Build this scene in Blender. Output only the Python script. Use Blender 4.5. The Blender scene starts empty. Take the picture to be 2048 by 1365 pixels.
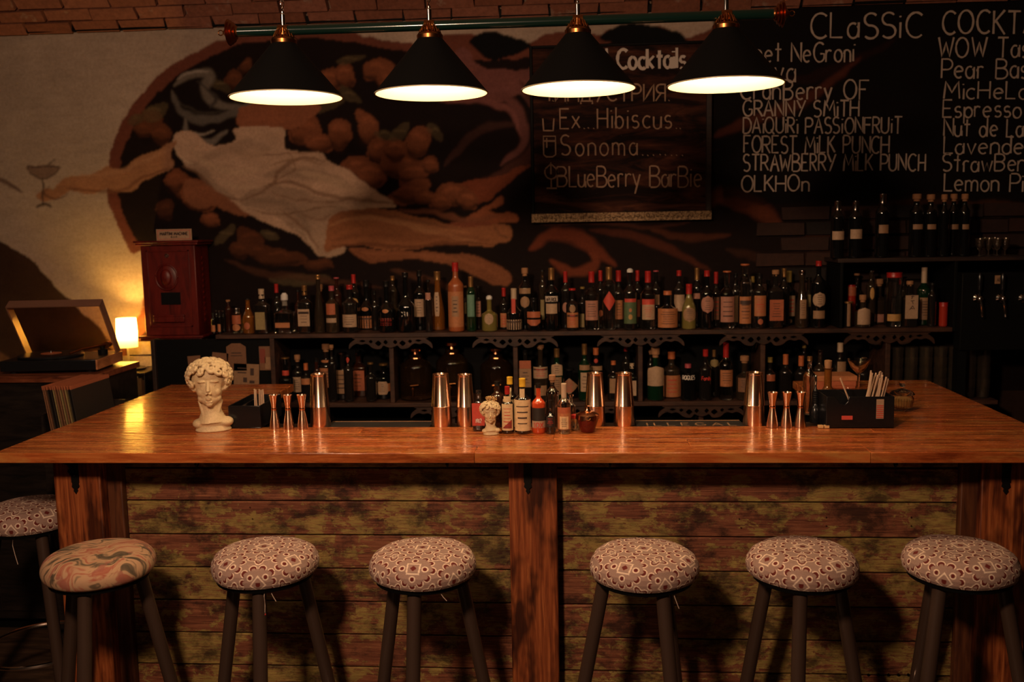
import bpy, bmesh, math, random
import numpy as np
from mathutils import Vector, Matrix
random.seed(7)
PI = math.pi
S = bpy.context.scene
C = S.collection
R = math.radians

# ------------------------------------------------------------------ camera, world, room lights, exposure
CAM_H, FPX = 1.80, 1900.0
_t, _y, _r = R(6.8), R(4.24), R(1.05)
F_ = Vector((-math.sin(_y)*math.cos(_t), math.cos(_y)*math.cos(_t), -math.sin(_t)))
R_ = Vector((math.cos(_y), math.sin(_y), 0)); U_ = R_.cross(F_)
R2 = R_*math.cos(_r)-U_*math.sin(_r); U2 = R_*math.sin(_r)+U_*math.cos(_r)
camd = bpy.data.cameras.new('camera'); cam = bpy.data.objects.new('camera', camd); C.objects.link(cam)
camd.sensor_width = 36; camd.lens = FPX*36/2048
m3 = Matrix((R2, U2, -F_)).transposed()
cam.matrix_world = Matrix.Translation((0, 0, CAM_H)) @ m3.to_4x4()
camd.dof.use_dof = True; camd.dof.focus_distance = 3.15; camd.dof.aperture_fstop = 3.2
camd.clip_start = 0.05
S.camera = cam

w = bpy.data.worlds.new('world'); S.world = w; w.use_nodes = True
w.node_tree.nodes['Background'].inputs[0].default_value = (1.0, 0.62, 0.38, 1)
w.node_tree.nodes['Background'].inputs[1].default_value = 0.010
S.view_settings.view_transform = 'Standard'; S.view_settings.look = 'None'
S.view_settings.gamma = 1; S.view_settings.use_curve_mapping = False
S.view_settings.exposure = 0.0

WARM = (1.0, 0.63, 0.40)
def area(name, loc, target, size, power, col=WARM):
    l = bpy.data.lights.new(name, 'AREA'); l.shape = 'DISK'; l.size = size; l.energy = power; l.color = col
    o = bpy.data.objects.new(name, l); C.objects.link(o); o.location = loc
    d = Vector(target)-Vector(loc); o.rotation_euler = d.to_track_quat('-Z', 'Y').to_euler()
    return o
ROOM = 66.0
area('room_light', (-0.9, 0.4, 2.75), (0.0, 3.2, 0.75), 0.30, ROOM)
area('room_light', (-1.6, 1.6, 2.85), (-1.6, 5.0, 2.2), 0.35, 5, (1.0, 0.68, 0.48))
BULB = 14.5      # the four lamps over the bar
TABLE = 14.0      # the little table lamp

# ------------------------------------------------------------------ helpers
def at(u, v, Y):
    d = F_+R2*((u-1024)/FPX)-U2*((v-682.5)/FPX)
    return Vector((0, 0, CAM_H))+d*(Y/d.y)
def atz(u, v, Z):
    d = F_+R2*((u-1024)/FPX)-U2*((v-682.5)/FPX)
    return Vector((0, 0, CAM_H))+d*((Z-CAM_H)/d.z)
def pxm(Y): return Y*1.0/FPX     # metres per photo pixel at depth Y (near the axis)

class MB:
    def __init__(s): s.v = []; s.f = []
    def add(s, vs, fs):
        n = len(s.v); s.v += [tuple(p) for p in vs]; s.f += [tuple(i+n for i in f) for f in fs]
    def box(s, x0, x1, y0, y1, z0, z1):
        s.add([(x0,y0,z0),(x1,y0,z0),(x1,y1,z0),(x0,y1,z0),(x0,y0,z1),(x1,y0,z1),(x1,y1,z1),(x0,y1,z1)],
              [(0,3,2,1),(4,5,6,7),(0,1,5,4),(1,2,6,5),(2,3,7,6),(3,0,4,7)])
    def boxm(s, M, sx, sy, sz):
        b = MB(); b.box(-sx/2,sx/2,-sy/2,sy/2,-sz/2,sz/2)
        s.add([M @ Vector(p) for p in b.v], b.f)
    def lathe(s, prof, n=20, c=(0,0,0), sq=0, sx=1, sy=1, caps=True):
        vs = []; fs = []
        for r, z in prof:
            for i in range(n):
                a = 2*PI*(i+.5)/n
                ca, sa = math.cos(a), math.sin(a)
                k = 1.0
                if sq: k = 1/((abs(ca)**sq+abs(sa)**sq)**(1/sq))
                vs.append((c[0]+r*k*ca*sx, c[1]+r*k*sa*sy, c[2]+z))
        m = len(prof)
        for j in range(m-1):
            for i in range(n):
                a = j*n+i; b = j*n+(i+1) % n
                fs.append((a, b, b+n, a+n))
        if caps:
            fs.append(tuple(reversed(range(n)))); fs.append(tuple((m-1)*n+i for i in range(n)))
        s.add(vs, fs)
    def tube(s, pts, r, n=8, closed=False):
        pts = [Vector(p) for p in pts]; m = len(pts)
        rr = r if isinstance(r, (list, tuple)) else [r]*m
        up = Vector((0.03, 0.05, 1)).normalized(); vs = []
        for i, p in enumerate(pts):
            if closed: t = pts[(i+1) % m]-pts[i-1]
            else: t = pts[min(i+1, m-1)]-pts[max(i-1, 0)]
            t.normalize()
            a = t.cross(up)
            if a.length < 1e-3: a = t.cross(Vector((1, 0, 0)))
            a.normalize(); b = t.cross(a)
            for k in range(n):
                q = 2*PI*k/n; vs.append(p+a*math.cos(q)*rr[i]+b*math.sin(q)*rr[i])
        fs = []
        for j in range(m if closed else m-1):
            j2 = (j+1) % m
            for k in range(n):
                k2 = (k+1) % n; fs.append((j*n+k, j*n+k2, j2*n+k2, j2*n+k))
        if not closed:
            fs.append(tuple(reversed(range(n)))); fs.append(tuple((m-1)*n+k for k in range(n)))
        s.add(vs, fs)
    def sphere(s, c, r, n=12, m=8, sc=(1,1,1), M=None):
        vs = [(0,0,-1)]; fs = []
        for j in range(1, m):
            ph = -PI/2+PI*j/m
            for i in range(n):
                a = 2*PI*i/n; vs.append((math.cos(ph)*math.cos(a), math.cos(ph)*math.sin(a), math.sin(ph)))
        vs.append((0,0,1)); T = len(vs)-1
        for i in range(n):
            fs.append((0, 1+(i+1) % n, 1+i)); b = 1+(m-2)*n; fs.append((b+i, b+(i+1) % n, T))
        for j in range(m-2):
            for i in range(n):
                a = 1+j*n+i; b = 1+j*n+(i+1) % n; fs.append((a, b, b+n, a+n))
        c = Vector(c); out = []
        for p in vs:
            q = Vector((p[0]*sc[0]*r, p[1]*sc[1]*r, p[2]*sc[2]*r))
            if M: q = M @ q
            out.append(q+c)
        s.add(out, fs)
    def prism(s, poly, y0, y1):       # poly in xz, extruded along y
        n = len(poly)
        s.add([(p[0], y0, p[1]) for p in poly]+[(p[0], y1, p[1]) for p in poly],
              [tuple(range(n)), tuple(reversed(range(n, 2*n)))]+[(i+n, (i+1) % n+n, (i+1) % n, i) for i in range(n)])
    def mesh(s, name, mat, smooth=True, ang=35):
        me = bpy.data.meshes.new(name); me.from_pydata(s.v, [], s.f); me.update()
        if mat: me.materials.append(mat)
        if smooth:
            for p in me.polygons: p.use_smooth = True
            try: me.set_sharp_from_angle(angle=R(ang))
            except Exception: pass
        return me
    def build(s, name, mat, parent=None, loc=None, smooth=True, bevel=0, rot=None, seg=2):
        o = bpy.data.objects.new(name, s.mesh(name, mat, smooth)); C.objects.link(o)
        if parent: o.parent = parent
        if loc is not None: o.location = loc
        if rot is not None: o.rotation_euler = rot
        if bevel:
            b = o.modifiers.new('bevel', 'BEVEL'); b.width = bevel; b.segments = seg; b.limit_method = 'ANGLE'
        return o
def tag(o, label, cat, group=None, kind=None):
    o['label'] = label; o['category'] = cat
    if group: o['group'] = group
    if kind: o['kind'] = kind
    return o
def thing(name, label, cat, loc=(0,0,0), rotz=0, group=None):
    o = bpy.data.objects.new(name, None); C.objects.link(o); o.location = loc; o.rotation_euler = (0, 0, rotz)
    o.empty_display_size = .1
    return tag(o, label, cat, group)
def struct(o): o['kind'] = 'structure'; return o
def copy_tree(o, parent=None):
    c = o.copy(); C.objects.link(c); c.parent = parent
    for ch in list(o.children): copy_tree(ch, c)
    return c
def shared(name, me, parent, loc=(0,0,0), rot=None):
    o = bpy.data.objects.new(name, me); C.objects.link(o); o.parent = parent; o.location = loc
    if rot is not None: o.rotation_euler = rot
    return o

# ------------------------------------------------------------------ materials
MATS = {}
def mat(name, col, rough=.5, metal=0, trans=0, spec=.5, coat=0, em=None, ems=1, ior=1.45):
    if name in MATS: return MATS[name]
    m = bpy.data.materials.new(name); m.use_nodes = True; b = m.node_tree.nodes['Principled BSDF']
    b.inputs['Base Color'].default_value = (*col, 1); b.inputs['Roughness'].default_value = rough
    b.inputs['Metallic'].default_value = metal; b.inputs['Transmission Weight'].default_value = trans
    b.inputs['Specular IOR Level'].default_value = spec; b.inputs['Coat Weight'].default_value = coat
    b.inputs['Coat Roughness'].default_value = .1; b.inputs['IOR'].default_value = ior
    if em: b.inputs['Emission Color'].default_value = (*em, 1); b.inputs['Emission Strength'].default_value = ems
    MATS[name] = m; return m
class N:
    def __init__(s, m): s.t = m.node_tree; s.b = m.node_tree.nodes['Principled BSDF']
    def n(s, ty, **k):
        x = s.t.nodes.new(ty)
        for a, b in k.items():
            if a.startswith('i_'):
                key = a[2:].replace('_', ' '); x.inputs[key].default_value = b
            else: setattr(x, a, b)
        return x
    def l(s, a, b): s.t.links.new(a, b)
    def math(s, op, a, b=None, c=None):
        x = s.t.nodes.new('ShaderNodeMath'); x.operation = op
        for i, q in enumerate((a, b, c)):
            if q is None: continue
            if hasattr(q, 'is_linked') or hasattr(q, 'links'): s.l(q, x.inputs[i])
            else: x.inputs[i].default_value = q
        return x.outputs[0]
    def ramp(s, fac, stops, interp='LINEAR'):
        x = s.t.nodes.new('ShaderNodeValToRGB'); x.color_ramp.interpolation = interp
        e = x.color_ramp.elements
        while len(e) < len(stops): e.new(.5)
        for q, (p, c) in zip(e, stops):
            q.position = p; q.color = (*c, 1) if isinstance(c, tuple) else (c, c, c, 1)
        s.l(fac, x.inputs[0]); return x.outputs[0]
    def mix(s, fac, a, b, mode='MIX'):
        x = s.t.nodes.new('ShaderNodeMix'); x.data_type = 'RGBA'; x.blend_type = mode
        for i, q in ((0, fac), (6, a), (7, b)):
            if hasattr(q, 'links'): s.l(q, x.inputs[i])
            elif isinstance(q, tuple): x.inputs[i].default_value = (*q, 1)
            else: x.inputs[i].default_value = q
        return x.outputs[2]
    def coords(s, scale=(1,1,1), world=True, rand=None):
        if world: src = s.n('ShaderNodeNewGeometry').outputs['Position']
        else: src = s.n('ShaderNodeTexCoord').outputs['Object']
        mp = s.n('ShaderNodeMapping'); mp.inputs['Scale'].default_value = scale; s.l(src, mp.inputs[0])
        out = mp.outputs[0]
        if rand:
            oi = s.n('ShaderNodeObjectInfo'); c = s.n('ShaderNodeCombineXYZ')
            s.l(s.math('MULTIPLY', oi.outputs['Random'], rand), c.inputs[0]); s.l(s.math('MULTIPLY', oi.outputs['Random'], rand*.7), c.inputs[2])
            ad = s.n('ShaderNodeVectorMath', operation='ADD'); s.l(out, ad.inputs[0]); s.l(c.outputs[0], ad.inputs[1]); out = ad.outputs[0]
        return out
    def noise(s, vec, scale, detail=4, rough=.6, dist=0):
        x = s.n('ShaderNodeTexNoise'); x.inputs['Scale'].default_value = scale; x.inputs['Detail'].default_value = detail
        x.inputs['Roughness'].default_value = rough; x.inputs['Distortion'].default_value = dist
        s.l(vec, x.inputs['Vector']); return x.outputs['Fac']
    def bump(s, h, strength=.3, dist=.002):
        x = s.n('ShaderNodeBump'); x.inputs['Strength'].default_value = strength; x.inputs['Distance'].default_value = dist
        s.l(h, x.inputs['Height']); s.l(x.outputs[0], s.b.inputs['Normal'])

def m_counter():
    m = mat('counter_wood', (.4,.15,.05), .25, coat=.35); q = N(m)
    v = q.coords((1.2, 14, 14), rand=7); g = q.noise(v, 3, 6, .65, .6)
    v2 = q.coords((1, 5, 5), rand=3); g2 = q.noise(v2, 1.6, 3)
    c = q.ramp(g, [(.25, (.16,.030,.008)), (.5, (.38,.095,.022)), (.72, (.60,.21,.055))])
    c2 = q.mix(q.ramp(g2, [(.35, 0.), (.65, 1.)]), c, (.52,.12,.028), 'MIX')
    c3 = q.mix(.45, c, c2)
    oc = q.ramp(q.noise(q.coords((1.3, 7, 5), rand=6), 2.4, 6, .7, .6), [(.50, 0.), (.64, .75)])
    c3 = q.mix(oc, c3, (.50,.22,.055)); dk = q.noise(q.coords((.9, 9, 5), rand=12), 3.1, 6, .7)
    c3 = q.mix(.8, c3, q.ramp(dk, [(.33, (.30,.18,.14)), (.50, (1.,1.,1.))]), 'MULTIPLY')
    q.l(c3, q.b.inputs['Base Color'])
    v4 = q.coords((5, 30, 5)); r = q.noise(v4, 2, 4)
    q.l(q.ramp(r, [(.3, .18), (.7, .34)]), q.b.inputs['Roughness'])
    wv = q.noise(q.coords((2.2, 17, 3)), 1.3, 3)
    h = q.math('ADD', q.math('MULTIPLY', g, .25), wv)
    q.bump(h, .55, .004); return m
def m_paintwood():
    m = mat('worn_painted_plank', (.2,.1,.05), .62); q = N(m)
    v = q.coords((1.5, 8, 38), rand=11); g = q.noise(v, 3.5, 8, .72, .8)
    wood = q.ramp(g, [(.28, (.030,.010,.005)), (.48, (.18,.055,.026)), (.7, (.38,.15,.07))])
    vp = q.coords((2.9, 3, 5.2), rand=5); p = q.noise(vp, 3.4, 12, .74, .3)
    pb = q.noise(q.coords((1.0, 1, 1.6), rand=2), 1.7, 2)
    mask = q.ramp(q.math('ADD', p, q.math('MULTIPLY', q.math('SUBTRACT', pb, .5), .5)), [(.465, 0.), (.495, 1.)])
    fine = q.ramp(q.noise(q.coords((6, 20, 60), rand=4), 3, 5, .7), [(.40, 0.), (.52, 1.)])
    mask = q.math('MULTIPLY', mask, q.math('ADD', q.math('MULTIPLY', fine, .75), .25))
    pc = q.ramp(q.noise(vp, 5, 4), [(.3, (.21,.150,.040)), (.7, (.42,.29,.080))])
    dirt = q.ramp(q.noise(q.coords((2.4, 3, 3.6), rand=9), 3.0, 8, .72), [(.40, (.10,.07,.06)), (.53, (1.,1.,1.))])
    c = q.mix(mask, wood, pc); c = q.mix(.85, c, dirt, 'MULTIPLY')
    q.l(c, q.b.inputs['Base Color'])
    q.bump(q.math('ADD', g, q.math('MULTIPLY', mask, .3)), .5, .003); return m
def m_post():
    m = mat('post_wood', (.3,.1,.04), .5, coat=.15); q = N(m)
    v = q.coords((22, 22, 1.3), rand=9)
    g = q.noise(v, 2.2, 6, .6, 1.4)
    wv = q.n('ShaderNodeTexWave'); wv.wave_type = 'BANDS'; wv.bands_direction = 'X'
    wv.inputs['Scale'].default_value = 17; wv.inputs['Distortion'].default_value = 9; wv.inputs['Detail'].default_value = 3; wv.inputs['Detail Scale'].default_value = .7
    q.l(q.coords((1, 1, .12), rand=3), wv.inputs['Vector'])
    c = q.ramp(g, [(.3, (.10,.022,.008)), (.5, (.30,.075,.020)), (.7, (.50,.155,.045))])
    c = q.mix(.30, c, q.ramp(wv.outputs[0], [(.2, (.35,.20,.14)), (.7, (1.,1.,1.))]), 'MULTIPLY')
    d = q.noise(q.coords((7, 7, 2.4), rand=5), 1.5, 3)
    c = q.mix(.9, c, q.ramp(d, [(.40, (.12,.08,.06)), (.53, (1.,1.,1.))]), 'MULTIPLY')
    q.l(c, q.b.inputs['Base Color']); q.bump(g, .5, .003); return m
def m_simplewood(name, a, b, c, sc=(2,12,12), rough=.5):
    m = mat(name, b, rough); q = N(m)
    g = q.noise(q.coords(sc, rand=8), 3, 5, .6, .7)
    q.l(q.ramp(g, [(.3, a), (.5, b), (.72, c)]), q.b.inputs['Base Color']); q.bump(g, .3, .002); return m
def m_brick(name, a, b, rough=.85, fleck=.55):
    m = mat(name, a, rough); q = N(m)
    oi = q.n('ShaderNodeObjectInfo'); base = q.mix(oi.outputs['Random'], a, b)
    g = q.noise(q.coords((1,1,1)), 40, 6, .7); k = q.noise(q.coords((1,1,1)), 9, 4)
    c = q.mix(.7, base, q.ramp(g, [(.3, (.45,.42,.4)), (.65, (1.,1.,1.))]), 'MULTIPLY')
    c = q.mix(q.ramp(k, [(.62, 0.), (.72, fleck)]), c, (.42,.33,.25))
    q.l(c, q.b.inputs['Base Color']); q.bump(g, .6, .004); return m

M_counter, M_plank, M_post = m_counter(), m_paintwood(), m_post()
M_shelf = m_simplewood('shelf_wood', (.013,.005,.0025), (.038,.013,.006), (.07,.026,.012), (3,12,12), .6)
M_cab = m_simplewood('cabinet_wood', (.045,.003,.002), (.10,.006,.003), (.14,.010,.005), (10,10,2), .42)
M_darkwood = m_simplewood('dark_wood', (.008,.004,.003), (.020,.009,.006), (.04,.018,.010), rough=.6)
M_brick = m_brick('vault_brick', (.24,.085,.045), (.33,.13,.08))
M_dbrick = m_brick('painted_brick', (.006,.003,.002), (.038,.011,.005), .8, 0.)
M_wbrick = m_brick('whitewashed_brick', (.50,.38,.27), (.58,.44,.32))
M_mortar = mat('mortar', (.28,.20,.14), .9)
M_black = mat('black_paint', (.003,.003,.003), .6, spec=.12)
M_blackgloss = mat('black_gloss', (.008,.008,.009), .22)
M_rail = mat('dark_green_enamel', (.004,.016,.012), .18, coat=.5)
M_brass = mat('antique_brass', (.42,.16,.05), .28, 1)
M_steel = mat('polished_steel', (.78,.62,.52), .13, 1)
M_chrome = mat('chrome', (.8,.78,.75), .08, 1)
M_copper = mat('copper', (.75,.32,.16), .2, 1)
M_iron = mat('black_iron', (.012,.011,.010), .5, .6)
M_leg = mat('powder_coated_leg', (.050,.030,.022), .30)
M_plaster = None
M_glass = mat('clear_glass', (.95,.93,.88), .03, 0, 1)
M_chalk = mat('chalk', (.40,.32,.26), .95)
M_thread = mat('loose_thread', (.6,.45,.36), .9)
M_rubber = mat('black_rubber', (.012,.012,.012), .6)
M_white = mat('bust_plaster', (.62,.46,.25), .6)
_q = N(M_white); _g = _q.noise(_q.coords((1,1,1), world=False), 60, 4); _q.bump(_g, .15, .001)
_q.l(_q.ramp(_g, [(.3, (.52,.38,.21)), (.7, (.68,.52,.30))]), _q.b.inputs['Base Color'])

# ------------------------------------------------------------------ chalk stroke font (cap height 1, x-height .62)
def _arc(cx, cy, rx, ry, a0, a1, n=14):
    return [(cx+rx*math.cos(R(a0+(a1-a0)*i/n)), cy+ry*math.sin(R(a0+(a1-a0)*i/n))) for i in range(n+1)]
G = {
 'A': (.66, [[(0,0),(.33,1),(.66,0)], [(.12,.36),(.54,.36)]]),
 'B': (.58, [[(0,0),(0,1)], [(0,1)]+_arc(.28,.77,.26,.23,90,-90,10)+[(0,.54)], [(0,.54)]+_arc(.28,.27,.30,.27,90,-90,10)+[(0,0)]]),
 'C': (.6, [_arc(.36,.5,.36,.5,50,310,18)]),
 'D': (.62, [[(0,0),(0,1)], [(0,1)]+_arc(.2,.5,.42,.5,90,-90,14)+[(0,0)]]),
 'E': (.5, [[(.5,1),(0,1),(0,0),(.5,0)], [(0,.52),(.4,.52)]]),
 'F': (.5, [[(.52,1),(0,1),(0,0)], [(0,.55),(.4,.55)]]),
 'G': (.64, [_arc(.36,.5,.36,.5,50,320,18)+[(.64,.42),(.40,.42)]]),
 'H': (.58, [[(0,0),(0,1)], [(.58,0),(.58,1)], [(0,.5),(.58,.5)]]),
 'I': (.05, [[(.02,0),(.02,1)]]),
 'K': (.55, [[(0,0),(0,1)], [(.52,1),(0,.42)], [(.14,.56),(.55,0)]]),
 'L': (.46, [[(0,1),(0,0),(.46,0)]]),
 'M': (.78, [[(0,0),(.08,1),(.39,.35),(.70,1),(.78,0)]]),
 'N': (.6, [[(0,0),(0,1),(.6,0),(.6,1)]]),
 'O': (.7, [_arc(.35,.5,.35,.5,90,450,22)]),
 'P': (.54, [[(0,0),(0,1)], [(0,1)]+_arc(.27,.73,.27,.27,90,-90,10)+[(0,.46)]]),
 'Q': (.7, [_arc(.35,.5,.35,.5,90,450,22), [(.42,.25),(.70,-.05)]]),
 'R': (.56, [[(0,0),(0,1)], [(0,1)]+_arc(.27,.75,.26,.25,90,-90,10)+[(0,.5)], [(.2,.5),(.56,0)]]),
 'S': (.54, [_arc(.28,.75,.25,.25,40,250,10)+_arc(.27,.25,.27,.26,80,-140,12)]),
 'T': (.6, [[(0,1),(.6,1)], [(.3,1),(.3,0)]]),
 'U': (.58, [[(0,1)]+_arc(.29,.28,.29,.28,180,360,12)+[(.58,1)]]),
 'V': (.6, [[(0,1),(.3,0),(.6,1)]]),
 'W': (.85, [[(0,1),(.22,0),(.42,.75),(.63,0),(.85,1)]]),
 'X': (.6, [[(0,1),(.6,0)], [(.6,1),(0,0)]]),
 'Y': (.58, [[(0,1),(.29,.5)], [(.58,1),(.12,-.02)]]),
 'a': (.44, [_arc(.21,.3,.21,.3,60,400,16), [(.43,.6),(.43,.0)]]),
 'b': (.46, [[(0,1.05),(0,0)], _arc(.22,.3,.22,.3,180,-180,16)]),
 'c': (.42, [_arc(.24,.3,.24,.3,50,310,12)]),
 'd': (.46, [[(.44,1.05),(.44,0)], _arc(.22,.3,.22,.3,0,360,16)]),
 'e': (.46, [[(.03,.32),(.44,.36)]+_arc(.23,.31,.22,.3,15,310,14)]),
 'g': (.46, [_arc(.22,.3,.22,.28,0,360,14), [(.44,.6),(.44,-.15)]+_arc(.24,-.15,.2,.16,0,-150,8)]),
 'h': (.44, [[(0,1.05),(0,0)], [(0,.42)]+_arc(.22,.4,.22,.22,160,0,8)+[(.44,0)]]),
 'i': (.06, [[(.03,.62),(.03,0)], [(.03,.82),(.03,.88)]]),
 'k': (.42, [[(0,1),(0,0)], [(.4,.62),(0,.28)], [(.1,.36),(.42,0)]]),
 'l': (.06, [[(.03,1.05),(.03,0)]]),
 'm': (.66, [[(0,.62),(0,0)], [(0,.45)]+_arc(.165,.42,.165,.2,150,0,6)+[(.33,0)], [(.33,.45)]+_arc(.495,.42,.165,.2,150,0,6)+[(.66,0)]]),
 'n': (.42, [[(0,.62),(0,0)], [(0,.42)]+_arc(.21,.4,.21,.22,160,0,8)+[(.42,0)]]),
 'o': (.46, [_arc(.23,.3,.23,.31,90,450,16)]),
 'p': (.46, [[(0,.62),(0,-.35)], _arc(.22,.3,.22,.3,180,-180,16)]),
 'r': (.32, [[(0,.62),(0,0)], [(0,.38)]+_arc(.2,.38,.2,.24,160,50,5)]),
 's': (.38, [_arc(.2,.46,.17,.16,40,250,8)+_arc(.19,.16,.19,.17,80,-140,10)]),
 't': (.38, [[(.19,.95),(.19,0)], [(0,.66),(.38,.66)]]),
 'u': (.42, [[(0,.62)]+_arc(.2,.22,.2,.22,180,360,8)+[(.42,.62)], [(.42,.3),(.42,0)]]),
 'v': (.42, [[(0,.62),(.21,0),(.42,.62)]]),
 'w': (.62, [[(0,.62),(.16,0),(.31,.5),(.46,0),(.62,.62)]]),
 'x': (.42, [[(0,.6),(.42,0)], [(.42,.6),(0,0)]]),
 'y': (.44, [[(0,.62),(.22,.05)], [(.44,.62),(.12,-.32)]]),
 '.': (.06, [[(.02,0),(.05,.03)]]),
 '1': (.3, [[(0,.78),(.2,1),(.2,0)]]), '0': (.5, [_arc(.25,.5,.25,.5,90,450,18)]),
 '9': (.46, [_arc(.23,.7,.23,.3,0,360,14), [(.46,.7),(.36,0)]]), '2': (.5, [_arc(.24,.75,.24,.25,160,-40,8)+[(0,0),(.5,0)]]),
 'И': (.6, [[(0,1),(0,0),(.6,1),(.6,0)]]),
 'Д': (.7, [[(0,-.15),(0,.02),(.7,.02),(.7,-.15)], [(.1,.02),(.25,1),(.58,1),(.58,.02)]]),
 'Я': (.56, [[(.56,0),(.56,1)], [(.56,1)]+_arc(.29,.75,.26,.25,90,270,10)+[(.56,.5)], [(.36,.5),(0,0)]]),
 ' ': (.34, []),
 '#': (.62, [[(0,.9),(.04,0),(.55,0),(.6,.9)]]),          # open tumbler drawn in chalk
 '%': (.55, [[(0,.1),(0,.95),(.55,.95),(.55,.1),(.4,0),(.12,0),(0,.1)], [(0,.75),(.55,.75)], [(.15,.4),(.15,.85)]]),  # highball
 '&': (.5, [_arc(.25,.72,.24,.3,160,380,14)+[(.25,1.06),(.03,.85)], [(.25,.42),(.25,.05)], [(.05,.02),(.45,.02)], [(.25,.6),(.25,1.1)]]), # wine glass
}
for _a, _b in zip('НУСТРМ', 'HYCTPM'): G[_a] = G[_b]
def text_strokes(txt, gap=.16):
    x = 0; out = []
    for ch in txt:
        wd, ls = G[ch]
        for l in ls: out.append([(x+p[0], p[1]) for p in l])
        x += wd+gap
    return out, x-gap
def text_mesh(txt, width, height, thick, fmap, jitter=0., gap=.16, slope=0., depth=.0015, seed=1):
    """flat chalk ribbons mapped on a surface by fmap(x, z, off) -> point"""
    rnd = random.Random(seed+len(txt)); st, tw = text_strokes(txt, gap); b = MB()
    for si, s in enumerate(st):
        pts = []; depth_ = depth+.00025*(si % 3)
        dx, dz = rnd.uniform(-jitter, jitter), rnd.uniform(-jitter, jitter)
        for (x, z) in s: pts.append(((x/tw)*width+dx, z*height+dz+slope*(x/tw)*width))
        # subdivide straight strokes a little
        q = [pts[0]]
        for a, c in zip(pts, pts[1:]):
            L = math.hypot(c[0]-a[0], c[1]-a[1]); k = max(1, int(L/(height*.35)))
            for i in range(1, k+1): q.append((a[0]+(c[0]-a[0])*i/k, a[1]+(c[1]-a[1])*i/k))
        vs = []; n = len(q)
        for i, p in enumerate(q):
            a = q[max(i-1, 0)]; c = q[min(i+1, n-1)]; t = (c[0]-a[0], c[1]-a[1]); L = math.hypot(*t) or 1
            nx, nz = -t[1]/L, t[0]/L; h = thick*.5*rnd.uniform(.75, 1.2)
            vs.append(fmap(p[0]+nx*h, p[1]+nz*h, depth_)); vs.append(fmap(p[0]-nx*h, p[1]-nz*h, depth_))
        b.add(vs, [(2*i, 2*i+1, 2*i+3, 2*i+2) for i in range(n-1)])
    return b

# ------------------------------------------------------------------ the room shell
YW = 5.0; ZT = 2.875; XL, XR = -4.4, 3.4
M_floor = m_simplewood('floor_boards', (.02,.012,.008), (.05,.028,.016), (.09,.05,.03), (1.2,10,10), .5)
b = MB(); b.box(XL, XR, -1.0, YW+.2, -.05, 0); struct(b.build('floor', M_floor, smooth=False))

NXG, NZG = 1110, 285; Z0 = .92
gx = np.linspace(XL, XR, NXG); gz = np.linspace(Z0, ZT+.02, NZG)
GX, GZ = np.meshgrid(gx, gz)
CREAM = (.44, .34, .26)
IMG = np.empty((NZG, NXG, 3)); IMG[:] = CREAM
rs = np.random.RandomState(3)
def lown(k, seed):
    r = np.random.RandomState(seed).rand(max(2, int(NZG/k))+2, max(2, int(NXG/k))+2)
    zi = np.linspace(0, r.shape[0]-1.001, NZG); xi = np.linspace(0, r.shape[1]-1.001, NXG)
    z0 = zi.astype(int); x0 = xi.astype(int); fz = (zi-z0)[:, None]; fx = (xi-x0)[None]
    fz = fz*fz*(3-2*fz); fx = fx*fx*(3-2*fx)
    a = r[z0][:, x0]; b_ = r[z0][:, x0+1]; c = r[z0+1][:, x0]; d = r[z0+1][:, x0+1]
    return (a*(1-fx)+b_*fx)*(1-fz)+(c*(1-fx)+d*fx)*fz
NO1, NO2, NO3 = lown(60, 1), lown(18, 2), lown(5, 4)
IMG *= (0.86+.2*NO1+.10*(NO2-.5)+.06*(NO3-.5))[..., None]
# wobble so painted edges look brushed
WX = GX+.016*(lown(7, 8)-.5)+.010*(NO3-.5); WZ = GZ+.016*(lown(7, 9)-.5)
def wpt(p): q = at(p[0], p[1], YW); return (q.x, q.z)
def smoothp(P, k=6, closed=True):
    n = len(P); out = []
    for i in range(n if closed else n-1):
        p0 = P[(i-1) % n] if closed or i > 0 else P[0]; p1 = P[i]; p2 = P[(i+1) % n]
        p3 = P[(i+2) % n] if closed or i+2 < n else P[-1]
        for j in range(k):
            t = j/k; t2 = t*t; t3 = t2*t
            out.append(tuple(.5*((2*p1[d])+(-p0[d]+p2[d])*t+(2*p0[d]-5*p1[d]+4*p2[d]-p3[d])*t2+(-p0[d]+3*p1[d]-3*p2[d]+p3[d])*t3) for d in (0, 1)))
    if not closed: out.append(tuple(P[-1]))
    return out
def win(P, pad=.05):
    xs = [p[0] for p in P]; zs = [p[1] for p in P]
    i0 = max(0, np.searchsorted(gx, min(xs)-pad)); i1 = min(NXG, np.searchsorted(gx, max(xs)+pad))
    j0 = max(0, np.searchsorted(gz, min(zs)-pad)); j1 = min(NZG, np.searchsorted(gz, max(zs)+pad))
    return slice(j0, j1), slice(i0, i1)
def fill(px, col, a=1., smooth=True, var=.25):
    P = [wpt(p) for p in px]
    if smooth: P = smoothp(P)
    W = win(P); x = WX[W]; z = WZ[W]
    if x.size == 0: return
    ins = np.zeros(x.shape, bool); n = len(P)
    for i in range(n):
        x1, z1 = P[i]; x2, z2 = P[(i+1) % n]
        if z1 == z2: continue
        c = ((z1 > z) != (z2 > z)) & (x < (x2-x1)*(z-z1)/(z2-z1)+x1)
        ins ^= c
    m = ins.astype(float)[..., None]*a
    colr = np.array(col)*(1-var/2+var*(NO2[W])+.12*(NO3[W]-.5))[..., None]
    IMG[W] = IMG[W]*(1-m)+colr*m
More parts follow.
